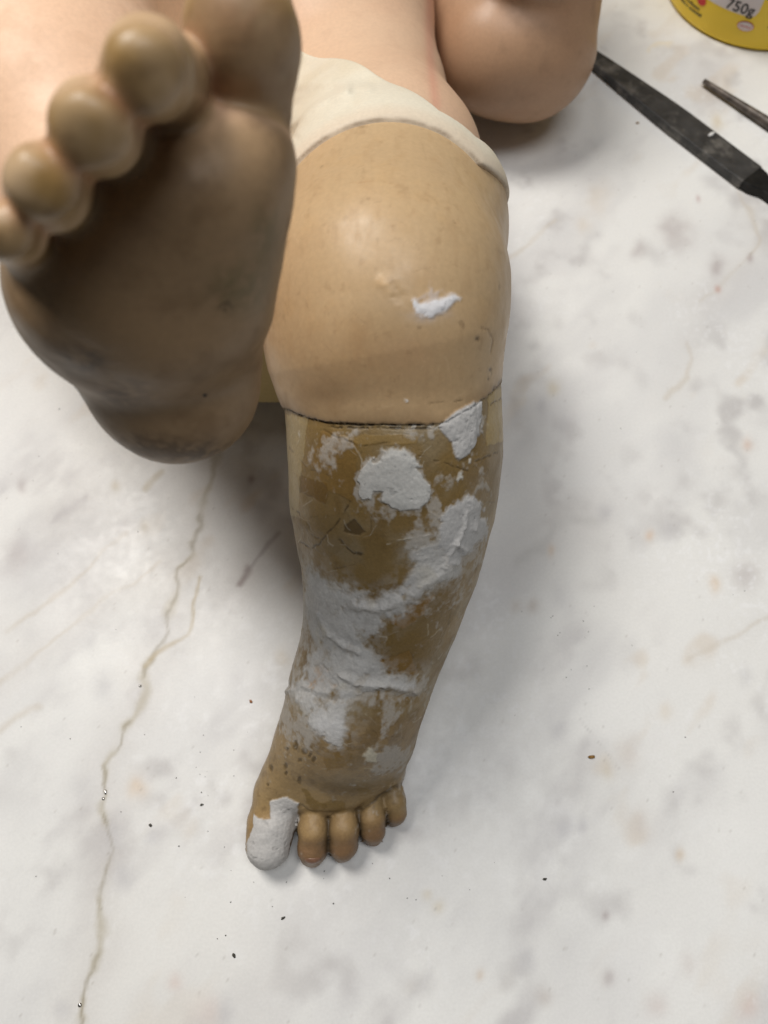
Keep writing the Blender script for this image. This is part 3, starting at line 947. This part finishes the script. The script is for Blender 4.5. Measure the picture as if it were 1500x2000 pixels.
def hit(sdf, px, py, t0=0.12, t1=0.6):
    d = ray(px, py); L = np.linalg.norm(d)
    t = t0
    for _ in range(140):
        v = sdf((CPOS + d * t)[None])[0]
        if v < 1e-5: break
        t += max(v, 2e-5) * 0.7 / L
        if t > t1: return None
    return CPOS + d * t


skin = lambda P: smin(sd_torso(P), chain(P, LEG[:5], 0.012), 0.01)


def plane3(a, b, c, toward):
    n = np.cross(b - a, c - a); n /= np.linalg.norm(n)
    if (toward - a) @ n < 0: n = -n
    return a, n


AX = LEG[3][0] - LEG[0][0]; AX /= np.linalg.norm(AX)


def plane_through(pts, n0):
    """plane nearest to the axis direction n0 that passes through the points"""
    pts = np.array([p for p in pts if p is not None])
    c = pts.mean(0)
    A = np.concatenate([(pts - c), 0.012 * (np.eye(3) - np.outer(n0, n0))])
    u, sv, vt = np.linalg.svd(A)
    n = vt[-1]
    if n @ n0 < 0: n = -n
    return c, n


hp_ = [hit(skin, *q) for q in ((600, 303), (680, 247), (772, 229), (850, 248), (920, 308), (945, 338))]
PH = plane_through(hp_, AX)
tp_ = [hit(skin, *q) for q in ((585, 103), (640, 110), (700, 125), (760, 160), (835, 204))]
PT = plane_through(tp_, AX)


def hem_s(P): return (P - PH[0]) @ PH[1] + 0.92 * np.maximum(0.134 - P[:, 2], 0)
def top_s(P): return (P - PT[0]) @ PT[1]


thigh_f = ~low_f & (hem_s(fcen) > np.where(fcen[:, 2] > 0.085, -0.006, -0.03))
toe_id = np.full(len(LF), -1)
td = np.stack([sd_toe(fcen, i) for i in range(5)], 1)
is_toe = (td.min(1) < 0.0009) & (fpx[:, 1] > np.interp(fpx[:, 0], [480, 580, 585, 640, 700, 750, 800], [1562, 1570, 1590, 1592, 1586, 1562, 1545])) & (fcen[:, 1] < 0.03)
toe_id[is_toe] = td.argmin(1)[is_toe]


def finish_leg(sel_list, levels):
    """subdivide the union of the selections together, paint, then cut it up"""
    sel = np.zeros(len(LF), bool)
    lab = np.full(len(LF), -1)
    for k, s in enumerate(sel_list):
        sel |= s; lab[s] = k
    V, F = submesh(LV, LF, sel)
    lab = lab[sel]
    for lv in range(levels):
        V, F = subdiv(V, F)
        lab = np.tile(lab, 4)
        V = project(sd_bent_leg, V, 1) if lv == 0 else relax(V, F)
    N = vnormals(V, F)
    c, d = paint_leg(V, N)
    V = V + N * d[:, None]
    N = vnormals(V, F)
    return [submesh(V, F, lab == k, c, N) for k in range(len(sel_list))]


foot_split = lambda f: f[:, 1] > np.interp(f[:, 0], [550, 600, 690, 820], [1345, 1362, 1368, 1352])
foot_f = low_f & foot_split(fpx) & ~is_toe | (low_f & (fcen[:, 2] < 0.03) & (fcen[:, 1] < 0.1) & ~is_toe)
shin_f = low_f & ~foot_f & ~is_toe
res = finish_leg([shin_f, foot_f] + [toe_id == i for i in range(5)], 2)
sh = make('lower_leg', res[0][0], res[0][1], M_BARE, statue, res[0][2], res[0][3])
tag(sh, 'bare brown shin with white filler patches')
ft = make('foot', res[1][0], res[1][1], M_BARE, statue, res[1][2], res[1][3])
tag(ft, 'bare tan foot standing on the marble')
for i in range(5):
    o = make('toe', res[2 + i][0], res[2 + i][1], M_BARE, ft, res[2 + i][2], res[2 + i][3])
    if i == 0: tag(o, 'big toe coated with grey white filler')
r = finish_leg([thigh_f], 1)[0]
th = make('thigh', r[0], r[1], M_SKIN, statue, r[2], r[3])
tag(th, 'painted thigh and bent knee with a dab of white filler')

# toenails of the standing foot
M_NAIL = mat_flat('toenail', lin(126, 94, 74), 0.3, 0, 0.15, 600)


def toenail(c, n, up, w, l, mat, parent):
    n = n / np.linalg.norm(n)
    up = up - n * (up @ n); up /= np.linalg.norm(up)
    s = np.cross(up, n)
    V, F = [], []
    m = 10
    for i in range(m + 1):
        for j in range(m + 1):
            a, b = i / m * 2 - 1, j / m * 2 - 1
            # squircle
            x = a * math.sqrt(max(0, 1 - 0.42 * b * b)); y = b * math.sqrt(max(0, 1 - 0.42 * a * a))
            V.append(c + s * x * w + up * y * l + n * (0.0002 - 0.0011 * x * x - 0.0006 * y * y))
    for i in range(m):
        for j in range(m):
            q = i * (m + 1) + j
            F.append((q, q + m + 1, q + m + 2, q + 1))
    o = make('toenail', np.array(V), F, mat, parent)
    md = o.modifiers.new('thick', 'SOLIDIFY'); md.thickness = 0.0005; md.offset = -1
    return o


for i, (px, py, w, l) in enumerate([None, (611, 1684, .0030, .0016)][1:]):
    hp = hit(sd_bent_leg, px, py)
    if hp is None: continue
    g_, _ = grad(sd_bent_leg, hp[None])
    toenail(hp, g_[0], np.array([0, 1.0, 0.6]), w, l, M_NAIL, ft)

# ---- torso, hips
def paint_flesh(V, base, warm, shade, seed):
    big, mid = fbm(V, 30, 4, seed), fbm(V, 150, 4, seed + 1)
    c = np.tile(lin(*base), (len(V), 1))

    def mix(c, m, rgb):
        m = np.clip(m, 0, 1)[:, None]
        return c * (1 - m) + np.asarray(rgb) * m
    c = mix(c, smooth(-0.2, 0.5, big) * 0.6, lin(*warm))
    c = mix(c, smooth(0.05, 0.6, mid) * 0.30, lin(*shade))
    rough = 0.50 + 0.10 * mid
    return c, rough, mix


V, F = extract(sd_torso, (-0.125, 0.155, -0.003), (0.085, 0.64, 0.145), 0.002)
fc = V[F].mean(1)
keep = ~((hem_s(fc) > 0.006) & (fc[:, 0] > -0.02) & (fc[:, 2] > 0.03))
V, F = submesh(V, F, keep)
c, rough, mix = paint_flesh(V, (216, 184, 154), (210, 172, 142), (192, 158, 130), 7)
beige = smooth(0.225, 0.19, V[:, 1])
c = mix(c, beige, lin(190, 166, 112))
d, u = line_d(to_px(V), [(840, -30), (838, 60), (842, 130), (852, 205)])
c = mix(c, np.exp(-(d / 9) ** 2) * 0.4, lin(206, 130, 112))
N = vnormals(V, F)
make('torso', V, F, M_SKIN, statue, np.concatenate([c, np.clip(rough, .25, .9)[:, None]], 1), N)

# ---- loincloth: a shell over hip and thigh with folds and a rolled hem
def fold_h(P):
    s = hem_s(P)                                  # 0 at the hem, negative towards the hip
    q = to_px(P)
    f = 0.0005 * np.exp(-((s + 0.0045) / 0.0045) ** 2)               # rolled hem
    for pts, h, w in (([(560, 245), (600, 212), (640, 186), (675, 175)], 0.0017, 13),
                      ([(560, 285), (600, 250), (640, 228), (690, 207)], -0.0008, 12),
                      ([(560, 170), (620, 160), (680, 164), (720, 172)], 0.0006, 10),
                      ([(560, 215), (610, 190), (650, 172)], -0.0007, 10),
                      ([(590, 262), (640, 232)], 0.0005, 9), ([(570, 128), (650, 134), (720, 152)], -0.0004, 14)):
        d, _ = line_d(q, pts)
        f = f + h * np.exp(-(d / w) ** 2)
    return f


def sd_cloth(P):
    o = skin(P) - 0.0008 - fold_h(P)
    d = smax(o, hem_s(P), 0.0012)
    d = smax(d, -np.maximum(top_s(P), hem_s(P) + 0.0105), 0.0012)
    return smax(d, -(skin(P) + 0.004), 0.001)


V, F = extract(sd_cloth, (-0.085, 0.19, 0.0), (0.085, 0.40, 0.165), 0.0008)
N = vnormals(V, F)
fin, mid, big = fbm(V, 700, 3, 51), fbm(V, 150, 4, 52), fbm(V, 40, 3, 53)
c = np.tile(lin(222, 214, 194), (len(V), 1))
mix = lambda c, m, rgb: c * (1 - np.clip(m, 0, 1)[:, None]) + np.asarray(rgb) * np.clip(m, 0, 1)[:, None]
c = mix(c, smooth(-0.1, 0.5, big) * 0.5, lin(212, 200, 174))
c = mix(c, smooth(0.1, 0.6, mid) * 0.2, lin(206, 194, 166))
s = hem_s(V)
c = mix(c, smooth(-0.0085, -0.001, s) * 0.6, lin(212, 192, 168))
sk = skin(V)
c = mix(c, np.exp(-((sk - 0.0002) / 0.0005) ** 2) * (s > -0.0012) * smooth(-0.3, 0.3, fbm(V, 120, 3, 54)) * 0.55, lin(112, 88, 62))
V = V + N * (0.00006 * fin)[:, None]
cl_o = make('loincloth', V, F, M_CLOTH, statue, np.concatenate([c, np.full((len(V), 1), 0.6)], 1), vnormals(V, F))
tag(cl_o, 'cream painted cloth wrapped round the hip')

# ---- arm
V, F = extract(sd_arm, (-0.05, 0.30, -0.004), (0.15, 0.60, 0.30), 0.0015)
c, rough, mix = paint_flesh(V, (180, 144, 114), (164, 126, 96), (146, 116, 90), 17)
N = vnormals(V, F)
make('arm', V, F, M_SKIN, statue, np.concatenate([c, np.clip(rough - 0.08, .2, .9)[:, None]], 1), N)

# ---- raised leg and foot
V, F = extract(sd_raised, (-0.19, 0.06, 0.02), (0.02, 0.385, 0.285), 0.001)
fc = V[F].mean(1)
fp = to_px(fc)
td = np.stack([sd_rtoe(fc, i) for i in range(5)], 1)
tip = np.stack([t[3][0] for t in RTOES]); bas = np.stack([t[0][0] for t in RTOES])
k = td.argmin(1)
ax = tip[k] - bas[k]
run = ((fc - bas[k]) * ax).sum(1) / (ax * ax).sum(1)
toe = (td.min(1) < 0.0011) & (run > 0.25)
lab = np.where(toe, k, 5)
depth = (fc - CPOS) @ FWD
leg_d = chain(fc, RLEG, 0.02)
foot_d = chain(squash(fc, RF[4][0], RF_N, 0.62), RF, 0.012)
lab[(lab == 5) & (leg_d < foot_d) & ((fc - RF[4][0]) @ (RF_N / np.linalg.norm(RF_N)) < -0.012)] = 6
def paint_raised(V, F, foot=1.0):
    N = vnormals(V, F)
    P = to_px(V)
    c, rough, mix = paint_flesh(V, (236, 198, 166), (232, 190, 156), (212, 172, 138), 27)
    mid, fin = fbm(V, 150, 4, 28), fbm(V, 500, 4, 29)
    # handled, grubby sole and toe ends
    toward = N @ (RF_N / np.linalg.norm(RF_N))
    near = smooth(0.28, 0.20, (V - CPOS) @ FWD) * foot
    sole = smooth(-0.55, 0.25, toward) * near
    c = mix(c, sole * 0.88, lin(142, 116, 82))
    c = mix(c, sole * smooth(0.0, 0.5, mid) * 0.35, lin(112, 86, 58))
    q = P + 30 * np.stack([mid, fin], 1)
    for x, y, rx, ry, a, rgb in [(160, 712, 50, 28, .75, (64, 50, 36)), (240, 775, 50, 26, .65, (74, 58, 42)), (470, 560, 50, 50, .55, (96, 92, 56)), (520, 470, 30, 60, .5, (104, 96, 60)), (440, 600, 16, 8, .6, (60, 48, 30)),
                                 (300, 880, 130, 22, .6, (78, 60, 40)), (390, 890, 60, 14, .6, (60, 46, 32)), (450, 170, 90, 30, .5, (130, 84, 62)), (470, 60, 110, 110, .55, (150, 112, 82)), (400, 770, 4, 4, .0, (40, 30, 20)), (120, 560, 60, 80, .3, (150, 116, 70))]:
        m = np.exp(-(((q[:, 0] - x) / rx) ** 2 + ((q[:, 1] - y) / ry) ** 2)) * a * near
        c = mix(c, m * smooth(-0.5, 0.4, fin + 0.3), lin(*rgb))
    m = smooth(4.5, 2.5, np.hypot(P[:, 0] - 400, P[:, 1] - 772)) * near
    c = mix(c, m, lin(30, 24, 18))
    td = np.stack([sd_rtoe(V, i) for i in range(5)], 1)
    tmin = td.min(1)
    ends = smooth(0.160, 0.130, (V - CPOS) @ FWD) * smooth(0.002, 0.0005, tmin)
    c = mix(c, ends * 0.7, lin(180, 150, 108))
    c = mix(c, ends * smooth(0.0, 0.4, fbm(V, 90, 3, 38)) * 0.55, lin(214, 184, 148))
    c = mix(c, ends * smooth(0.0, 0.5, fbm(V, 230, 4, 39)) * 0.5, lin(122, 94, 62))
    rough = rough - 0.10 * ends
    c = mix(c, ends * smooth(0.1, 0.5, fbm(V, 110, 3, 36)) * 0.65, lin(160, 124, 62))
    tds = np.sort(td, 1)
    c = mix(c, np.exp(-np.maximum(tds[:, 1], 0) / 0.0012) * 0.55 * near, lin(176, 100, 80))
    lump = fbm(V, 95, 2, 33)
    V = V + N * (0.00012 * mid + 0.00005 * fin + 0.0012 * lump * ends)[:, None]
    cc = np.concatenate([np.clip(c, .003, .9), np.clip(rough + 0.05 * mid, .22, .9)[:, None]], 1)
    N = vnormals(V, F)
    return V, cc, N


V6, F6 = submesh(V, F, lab == 6)
near_foot = smooth(0.010, -0.004, chain(squash(V6, RF[4][0], RF_N, 0.62), RF, 0.012))
V6, c6, N6 = paint_raised(V6, F6, near_foot)
tag(make('raised_leg', V6, F6, M_SKIN, statue, c6, N6), 'pale pink raised leg behind the toes')
sel = lab != 6
V, F = submesh(V, F, sel)
lab = np.tile(lab[sel], 4)
V, F = subdiv(V, F)
V = project(sd_raised, V, 1)
V, cc, N = paint_raised(V, F)
r = submesh(V, F, lab == 5, cc, N)
rf = make('raised_foot', r[0], r[1], M_SKIN, statue, r[2], r[3])
tag(rf, 'raised foot showing its grubby brown sole')
for i in range(5):
    r = submesh(V, F, lab == i, cc, N)
    make('toe', r[0], r[1], M_SKIN, rf, r[2], r[3])

# ------------------------------------------------------------------ flat file
M_FILE = mat_flat('file_steel', (0.045, 0.043, 0.041), 0.48, 0.3, 0.4, 160, 0.05)
nt = M_FILE.node_tree
b = nt.nodes['Principled BSDF']
tc = nt.nodes.new('ShaderNodeTexCoord')
w1 = nt.nodes.new('ShaderNodeTexWave'); w1.inputs['Scale'].default_value = 420; w1.bands_direction = 'DIAGONAL'
w2 = nt.nodes.new('ShaderNodeTexWave'); w2.inputs['Scale'].default_value = 300; w2.bands_direction = 'X'
ad = nt.nodes.new('ShaderNodeMath'); ad.operation = 'ADD'
for w in (w1, w2):
    nt.links.new(tc.outputs['Object'], w.inputs['Vector'])
nt.links.new(w1.outputs['Fac'], ad.inputs[0]); nt.links.new(w2.outputs['Fac'], ad.inputs[1])
bp = nt.nodes.new('ShaderNodeBump'); bp.inputs['Strength'].default_value = 0.5; bp.inputs['Distance'].default_value = 0.0003
nt.links.new(ad.outputs[0], bp.inputs['Height']); nt.links.new(bp.outputs[0], b.inputs['Normal'])
# chalk caught in the teeth
dn = nt.nodes.new('ShaderNodeTexNoise'); dn.inputs['Scale'].default_value = 90; dn.inputs['Detail'].default_value = 8; dn.inputs['Roughness'].default_value = 0.7
nt.links.new(tc.outputs['Object'], dn.inputs['Vector'])
rp = nt.nodes.new('ShaderNodeMapRange'); rp.inputs[1].default_value = 0.50; rp.inputs[2].default_value = 0.72; rp.inputs[4].default_value = 0.5
nt.links.new(dn.outputs['Fac'], rp.inputs[0])
mxn = nt.nodes.new('ShaderNodeMix'); mxn.data_type = 'RGBA'
src = b.inputs['Base Color'].links[0].from_socket
nt.links.new(rp.outputs[0], mxn.inputs['Factor']); nt.links.new(src, mxn.inputs['A'])
mxn.inputs['B'].default_value = (0.36, 0.33, 0.29, 1)
nt.links.new(mxn.outputs['Result'], b.inputs['Base Color'])


def prism(sections, bevel=0.0006):
    """sections: list of (centre, half width, half thickness); boxy bar with chamfered edges along x'"""
    V, F = [], []
    for c, w, h in sections:
        bb = min(bevel, w * 0.4, h * 0.4)
        for y, z in ((-w, -h + bb), (-w + bb, -h), (w - bb, -h), (w, -h + bb), (w, h - bb), (w - bb, h), (-w + bb, h), (-w, h - bb)):
            V.append((c[0], c[1] + y, c[2] + z))
    n = len(sections)
    for i in range(n - 1):
        for j in range(8):
            a = i * 8 + j; b_ = i * 8 + (j + 1) % 8
            F.append((a, b_, b_ + 8, a + 8)[::-1])
    F.append(tuple(range(8))[::1]); F.append(tuple(range((n - 1) * 8, n * 8))[::-1])
    return np.array(V), F


def place_along(o, a, b):
    o.location = a
    o.rotation_euler = (0, 0, math.atan2(b[1] - a[1], b[0] - a[0]))


tipP = atz(1150, 105, 0.004)
endP = atz(1466, 345, 0.004)
FL = np.linalg.norm((endP - tipP)[:2])
file_o = empty('flat_file')
tag(file_o, 'dark flat steel file lying on the marble beside the statue arm', 'file')
secs = []
for i in range(13):
    u = i / 12
    w = 0.0042 + (0.0080 - 0.0042) * min(1, u / 0.55) ** 0.8
    secs.append(((FL * u, 0, 0), w, 0.0022 + 0.0008 * min(1, u / 0.5)))
V, F = prism(secs, 0.0005)
bl = make('blade', V, F, M_FILE, file_o, shade=False)
M_TANG = mat_flat('tang_steel', (0.022, 0.021, 0.020), 0.5, 0.7, 0.3, 300)
V, F = prism([((FL, 0, 0), 0.0076, 0.0029), ((FL + 0.005, 0, 0), 0.0069, 0.0029), ((FL + 0.011, 0, 0), 0.0040, 0.0026), ((FL + 0.05, 0, 0), 0.0022, 0.0018), ((FL + 0.07, 0, 0), 0.0012, 0.0012)], 0.0005)
V[:, 0] += 0.0
make('tang', V, F, M_TANG, file_o, shade=False)
place_along(file_o, tipP, endP)
file_o.location.z = 0.0032

# white chip stuck on the blade
M_CHIP = mat_flat('chalk_chip', (0.62, 0.61, 0.59), 0.85, 0, 0.1, 900, 0.3)
rng = random.Random(5)


def chip_mesh(rx, ry, rz, seed):
    rg = random.Random(seed)
    V, F = [], []
    n = 9
    for k, (s, z) in enumerate(((0.75, 0.0), (1.0, 0.35), (0.7, 0.85))):
        for j in range(n):
            a = 2 * math.pi * j / n
            rr = s * rg.uniform(0.7, 1.15)
            V.append((rx * rr * math.cos(a), ry * rr * math.sin(a), rz * (z + rg.uniform(-0.08, 0.12) * (k > 0))))
    V.append((rg.uniform(-.2, .2) * rx, rg.uniform(-.2, .2) * ry, rz))
    for k in range(2):
        for j in range(n):
            F.append((k * n + j, k * n + (j + 1) % n, (k + 1) * n + (j + 1) % n, (k + 1) * n + j))
    for j in range(n):
        F.append((2 * n + j, 2 * n + (j + 1) % n, 3 * n))
    F.append(tuple(range(n))[::-1])
    return np.array(V), F


V, F = chip_mesh(0.0011, 0.0028, 0.0006, 3)
ch = make('chalk_fleck', V, F, M_CHIP, file_o)
ch.location = (FL * 0.73, 0.0045, 0.0029)

# ------------------------------------------------------------------ thin round needle file
M_NEED = mat_flat('needle_steel', (0.10, 0.082, 0.068), 0.5, 0.35, 0.5, 260, 0.3)
a, b_ = atz(1374, 160, 0.0025), atz(1530, 262, 0.0025)
ln = np.linalg.norm((b_ - a)[:2])
V, F = [], []
n, m = 14, 9
for i in range(m):
    u = i / (m - 1)
    rr = 0.0014 + 0.0017 * u
    for j in range(n):
        t = 2 * math.pi * j / n
        V.append((ln * u, rr * math.cos(t), rr * math.sin(t)))
for i in range(m - 1):
    for j in range(n):
        q = i * n + j; w = i * n + (j + 1) % n
        F.append((q, q + n, w + n, w))
F.append(tuple(range(n))); F.append(tuple(range((m - 1) * n, m * n))[::-1])
needle = make('needle_file', np.array(V), F, M_NEED)
tag(needle, 'thin round brown grey needle file lying under the yellow tub', 'needle file')
place_along(needle, a, b_)
needle.location.z = 0.0030
needle.rotation_euler.y = -0.004

# ------------------------------------------------------------------ yellow tub
PC = np.array([0.2255, 0.4770, 0.0]); PR0, PR1, PH_ = 0.0550, 0.0590, 0.105
tub = empty('glue_tub'); tub.location = tuple(PC)
tag(tub, 'yellow plastic tub marked 750g at the marble edge of the picture corner', 'tub')
M_TUB = mat_flat('yellow_plastic', lin(250, 212, 44), 0.36, 0, 0.03, 60, 0.03)
M_LABEL = mat_flat('white_print', lin(226, 216, 214), 0.45, 0, 0.02, 60, 0.02)
M_BLACK = mat_flat('black_print', lin(40, 36, 34), 0.5, 0, 0.05, 60, 0.02)
M_RED = mat_flat('red_print', lin(206, 50, 46), 0.5, 0, 0.05, 60, 0.02)


def lathe(prof, n=128):
    V, F = [], []
    for r_, z in prof:
        for j in range(n):
            t = 2 * math.pi * j / n
            V.append((r_ * math.cos(t), r_ * math.sin(t), z))
    for i in range(len(prof) - 1):
        for j in range(n):
            q = i * n + j; w = i * n + (j + 1) % n
            F.append((q, w, w + n, q + n))
    return np.array(V), F


rad = lambda z: PR0 + (PR1 - PR0) * z / PH_
V, F = lathe([(0.001, 0.002), (0.046, 0.002), (0.0515, 0.0004), (0.0535, 0.0006), (0.0547, 0.0016), (0.0551, 0.0034), (rad(0.02), 0.02), (rad(0.06), 0.06), (rad(PH_), PH_)])
make('body', V, F, M_TUB, tub)
V, F = lathe([(PR1 - .001, PH_ - .001), (PR1 + .002, PH_ - .001), (PR1 + .0025, PH_ + .001), (PR1 + .0025, PH_ + .011), (PR1, PH_ + .0135), (0.001, PH_ + .0135)])
make('lid', V, F, M_TUB, tub)


def on_tub(px, py):           # angle and height where the line of sight meets the tub wall
    d = ray(px, py)
    for t in np.arange(0.3, 0.7, 0.0001):
        p = CPOS + d * t - PC
        if math.hypot(p[0], p[1]) <= rad(max(p[2], 0)):
            return math.atan2(p[1], p[0]), p[2]
    return None


def wrap(pts, th0, z0, lift):
    out = []
    for x, y in pts:
        z = z0 + y
        rr = rad(z) + lift
        a_ = th0 + x / rad(z)
        out.append((rr * math.cos(a_), rr * math.sin(a_), z))
    return np.array(out)


def text_mesh(s, size, bold=0.0):
    cu = bpy.data.curves.new('t', 'FONT')
    cu.body = s; cu.size = size; cu.align_x = 'CENTER'; cu.align_y = 'CENTER'; cu.resolution_u = 3; cu.offset = bold
    o = bpy.data.objects.new('t', cu)
    COL.objects.link(o)
    dg = bpy.context.evaluated_depsgraph_get()
    dg.update()
    me = bpy.data.meshes.new_from_object(o.evaluated_get(dg))
    V = np.array([v.co[:] for v in me.vertices]); F = [tuple(p.vertices) for p in me.polygons]
    bpy.data.objects.remove(o); bpy.data.curves.remove(cu); bpy.data.meshes.remove(me)
    return V, F


TH, ZZ = on_tub(1446, 15)
# white printed panel: rounded lower corner, runs up out of the picture
tR, zR = on_tub(1477, 36)
tL, zL = on_tub(1352, 6)
xr, xl = (tR - TH) * PR0, (tL - TH) * PR0
zb = zR - ZZ
pan, pf = [], []
nx = 40
for i in range(nx + 1):
    x = xl + (xr - xl) * i / nx
    e = max(0, (x - (xr - 0.004)) / 0.004)
    yb = zb + 0.004 * (1 - math.sqrt(max(0, 1 - e * e)))
    for y in (yb, zb + 0.02, zb + 0.055):
        pan.append((x, y))
for i in range(nx):
    for j in range(2):
        q = i * 3 + j
        pf.append((q, q + 3, q + 4, q + 1))
make('label_panel', wrap(pan, TH, ZZ, 0.00012), pf, M_LABEL, tub)
V, F = text_mesh('750g', 0.0084, 0.00012)
make('weight_print', wrap(V[:, :2], TH, ZZ, 0.0003), F, M_BLACK, tub)
tO, zO = on_tub(1456, 51)


def disc(rx, ry, n=32):
    V = [(0, 0)] + [(rx * math.cos(2 * math.pi * j / n), ry * math.sin(2 * math.pi * j / n)) for j in range(n)]
    return V, [(0, 1 + j, 1 + (j + 1) % n) for j in range(n)]


dv, df = disc(0.0047, 0.0029)
make('oval_emblem', wrap(dv, tO, zO, 0.0002), df, M_RED, tub)
dv, df = disc(0.0043, 0.0025)
em = make('oval_field', wrap(dv, tO, zO, 0.0004), df, M_LABEL, tub)
V, F = text_mesh('Henkel', 0.0023)
make('emblem_print', wrap(V[:, :2], tO, zO, 0.0006), F, M_RED, tub)
tD, zD = on_tub(1371, 1)
dv, df = disc(0.0032, 0.0026)
make('red_dot', wrap(dv, tD, zD, 0.0003), df, M_RED, tub)
# two lines of tiny print, too small to read
for row, (x0, y0, x1, y1) in enumerate([(1338, 0, 1366, 17), (1326, 1, 1370, 28)]):
    a0, z0 = on_tub(x0, y0); a1, z1 = on_tub(x1, y1)
    V, F = [], []
    L_ = (a1 - a0) * PR0
    x = 0
    rg = random.Random(row + 2)
    while x < L_:
        w = rg.uniform(0.0005, 0.0011)
        hgt = rg.choice([0.0011, 0.0011, 0.0016])
        if rg.random() > 0.16:
            q = len(V)
            V += [(x, 0), (x + w, 0), (x + w, hgt), (x, hgt)]
            F.append((q, q + 1, q + 2, q + 3))
        x += w + 0.00025
    make('small_print', wrap(V, a0, (z0 + z1) / 2, 0.0003), F, M_BLACK, tub)
tX, zX = on_tub(1499, 55)
make('small_print', wrap([(0, 0), (.002, 0), (.002, .0016), (0, .0016)], tX, zX, 0.0003), [(0, 1, 2, 3)], M_BLACK, tub)

# ------------------------------------------------------------------ crumbs and beads on the marble
M_CRUMB = mat_flat('ochre_crumb', lin(140, 104, 50), 0.7, 0, 0.3, 900, 0.3)
M_DARK = mat_flat('dark_crumb', lin(58, 54, 44), 0.7, 0, 0.3, 900, 0.3)
M_RUST = mat_flat('rust_crumb', lin(150, 96, 48), 0.7, 0, 0.3, 900, 0.3)
M_BEAD = mat_flat('bright_metal', (0.55, 0.53, 0.50), 0.16, 1.0, 0.1, 900, 0.02)
for k, (px, py, rx, ry, mat, name, label, cat) in enumerate([
        (1155, 1479, .0019, .0010, M_CRUMB, 'crumb', 'largest ochre crumb on the marble to the side of the patched foot', 'crumb'),
        (1064, 1717, .0012, .0007, M_DARK, 'crumb', 'olive crumb on the glossy patch of marble below the little toe side', 'crumb'),
        (553, 1793, .0012, .0006, M_DARK, 'crumb', 'olive splinter crumb straight below the filled big toe', 'crumb'),
        (457, 1866, .0009, .0011, M_DARK, 'crumb', 'black crumb below and outside the filled big toe', 'crumb'),
        (394, 1572, .0011, .0006, M_DARK, 'crumb', 'olive crumb between the marble vein and the big toe', 'crumb'),
        (490, 1370, .0008, .0011, M_RUST, 'crumb', 'rusty crumb on the marble beside the ankle', 'crumb'),
        (294, 1612, .0011, .0008, M_DARK, 'crumb', 'dark crumb just beside the lower marble vein', 'crumb'),
        (1245, 241, .0013, .0009, M_CRUMB, 'crumb', 'ochre crumb between the statue arm and the flat file', 'crumb'),
        (1205, 168, .0011, .0011, M_CRUMB, 'crumb', 'yellowish crumb touching the lower edge of the flat file', 'crumb'),
        (206, 1547, .0008, .0013, M_BEAD, 'metal_bead', 'longer shiny metal bead on the vein level with the standing toes', 'bead'),
        (202, 1560, .0008, .0008, M_BEAD, 'metal_bead', 'small round metal bead touching the longer bead on the vein', 'bead'),
        (156, 1963, .0009, .0010, M_BEAD, 'metal_bead', 'shiny metal bead at the lowest end of the vein', 'bead'),
        (274, 1340, .0008, .0007, M_BEAD, 'metal_bead', 'shiny metal bead on the vein level with the ankle', 'bead')]):
    rx, ry = rx * 0.78, ry * 0.78
    V, F = chip_mesh(rx, ry, min(rx, ry) * 0.8, 40 + k)
    if mat is M_BEAD:
        V, F = [], []
        for i in range(6):
            p = (i / 5) * math.pi / 2
            for j in range(12):
                t = 2 * math.pi * j / 12
                V.append((rx * math.cos(p) * math.cos(t), ry * math.cos(p) * math.sin(t), rx * 0.7 * math.sin(p)))
        for i in range(5):
            for j in range(12):
                q = i * 12 + j; w = i * 12 + (j + 1) % 12
                F.append((q, w, w + 12, q + 12))
        V = np.array(V)
    o = make(name, V, F, mat)
    o.location = tuple(atz(px, py, 0.0) + np.array([0, 0, 0.0001]))
    o.rotation_euler = (0, 0, rng.uniform(-0.7, 0.7))
    tag(o, label, cat, 'crumbs on the marble' if cat == 'crumb' else 'metal beads on the vein')

# fine grit nobody could count
V, F = [], []
rg = random.Random(11)
spots = [(rg.uniform(-80, 1580), rg.uniform(400, 2020)) for _ in range(45)]
spots += [(rg.gauss(390, 60), rg.gauss(1480, 50)) for _ in range(12)] + [(rg.gauss(1110, 50), rg.gauss(1230, 50)) for _ in range(14)] + [(rg.gauss(430, 50), rg.gauss(1640, 70)) for _ in range(10)]
spots += [(rg.gauss(650, 130), rg.gauss(1740, 25)) for _ in range(14)]
for px, py in spots:
    p = atz(px, py, 0)
    s = rg.uniform(0.00014, 0.00032)
    v, f = chip_mesh(s, s * rg.uniform(.5, 1), s * .6, rg.randint(0, 999))
    q = len(V)
    a_ = rg.uniform(0, 3.1)
    for x, y, z in v:
        V.append((p[0] + x * math.cos(a_) - y * math.sin(a_), p[1] + x * math.sin(a_) + y * math.cos(a_), z + 0.00008))
    F += [tuple(i + q for i in ff) for ff in f]
grit = make('grit', np.array(V), F, M_DARK)
tag(grit, 'fine dark grit and filings scattered over the marble', 'grit', kind='stuff')
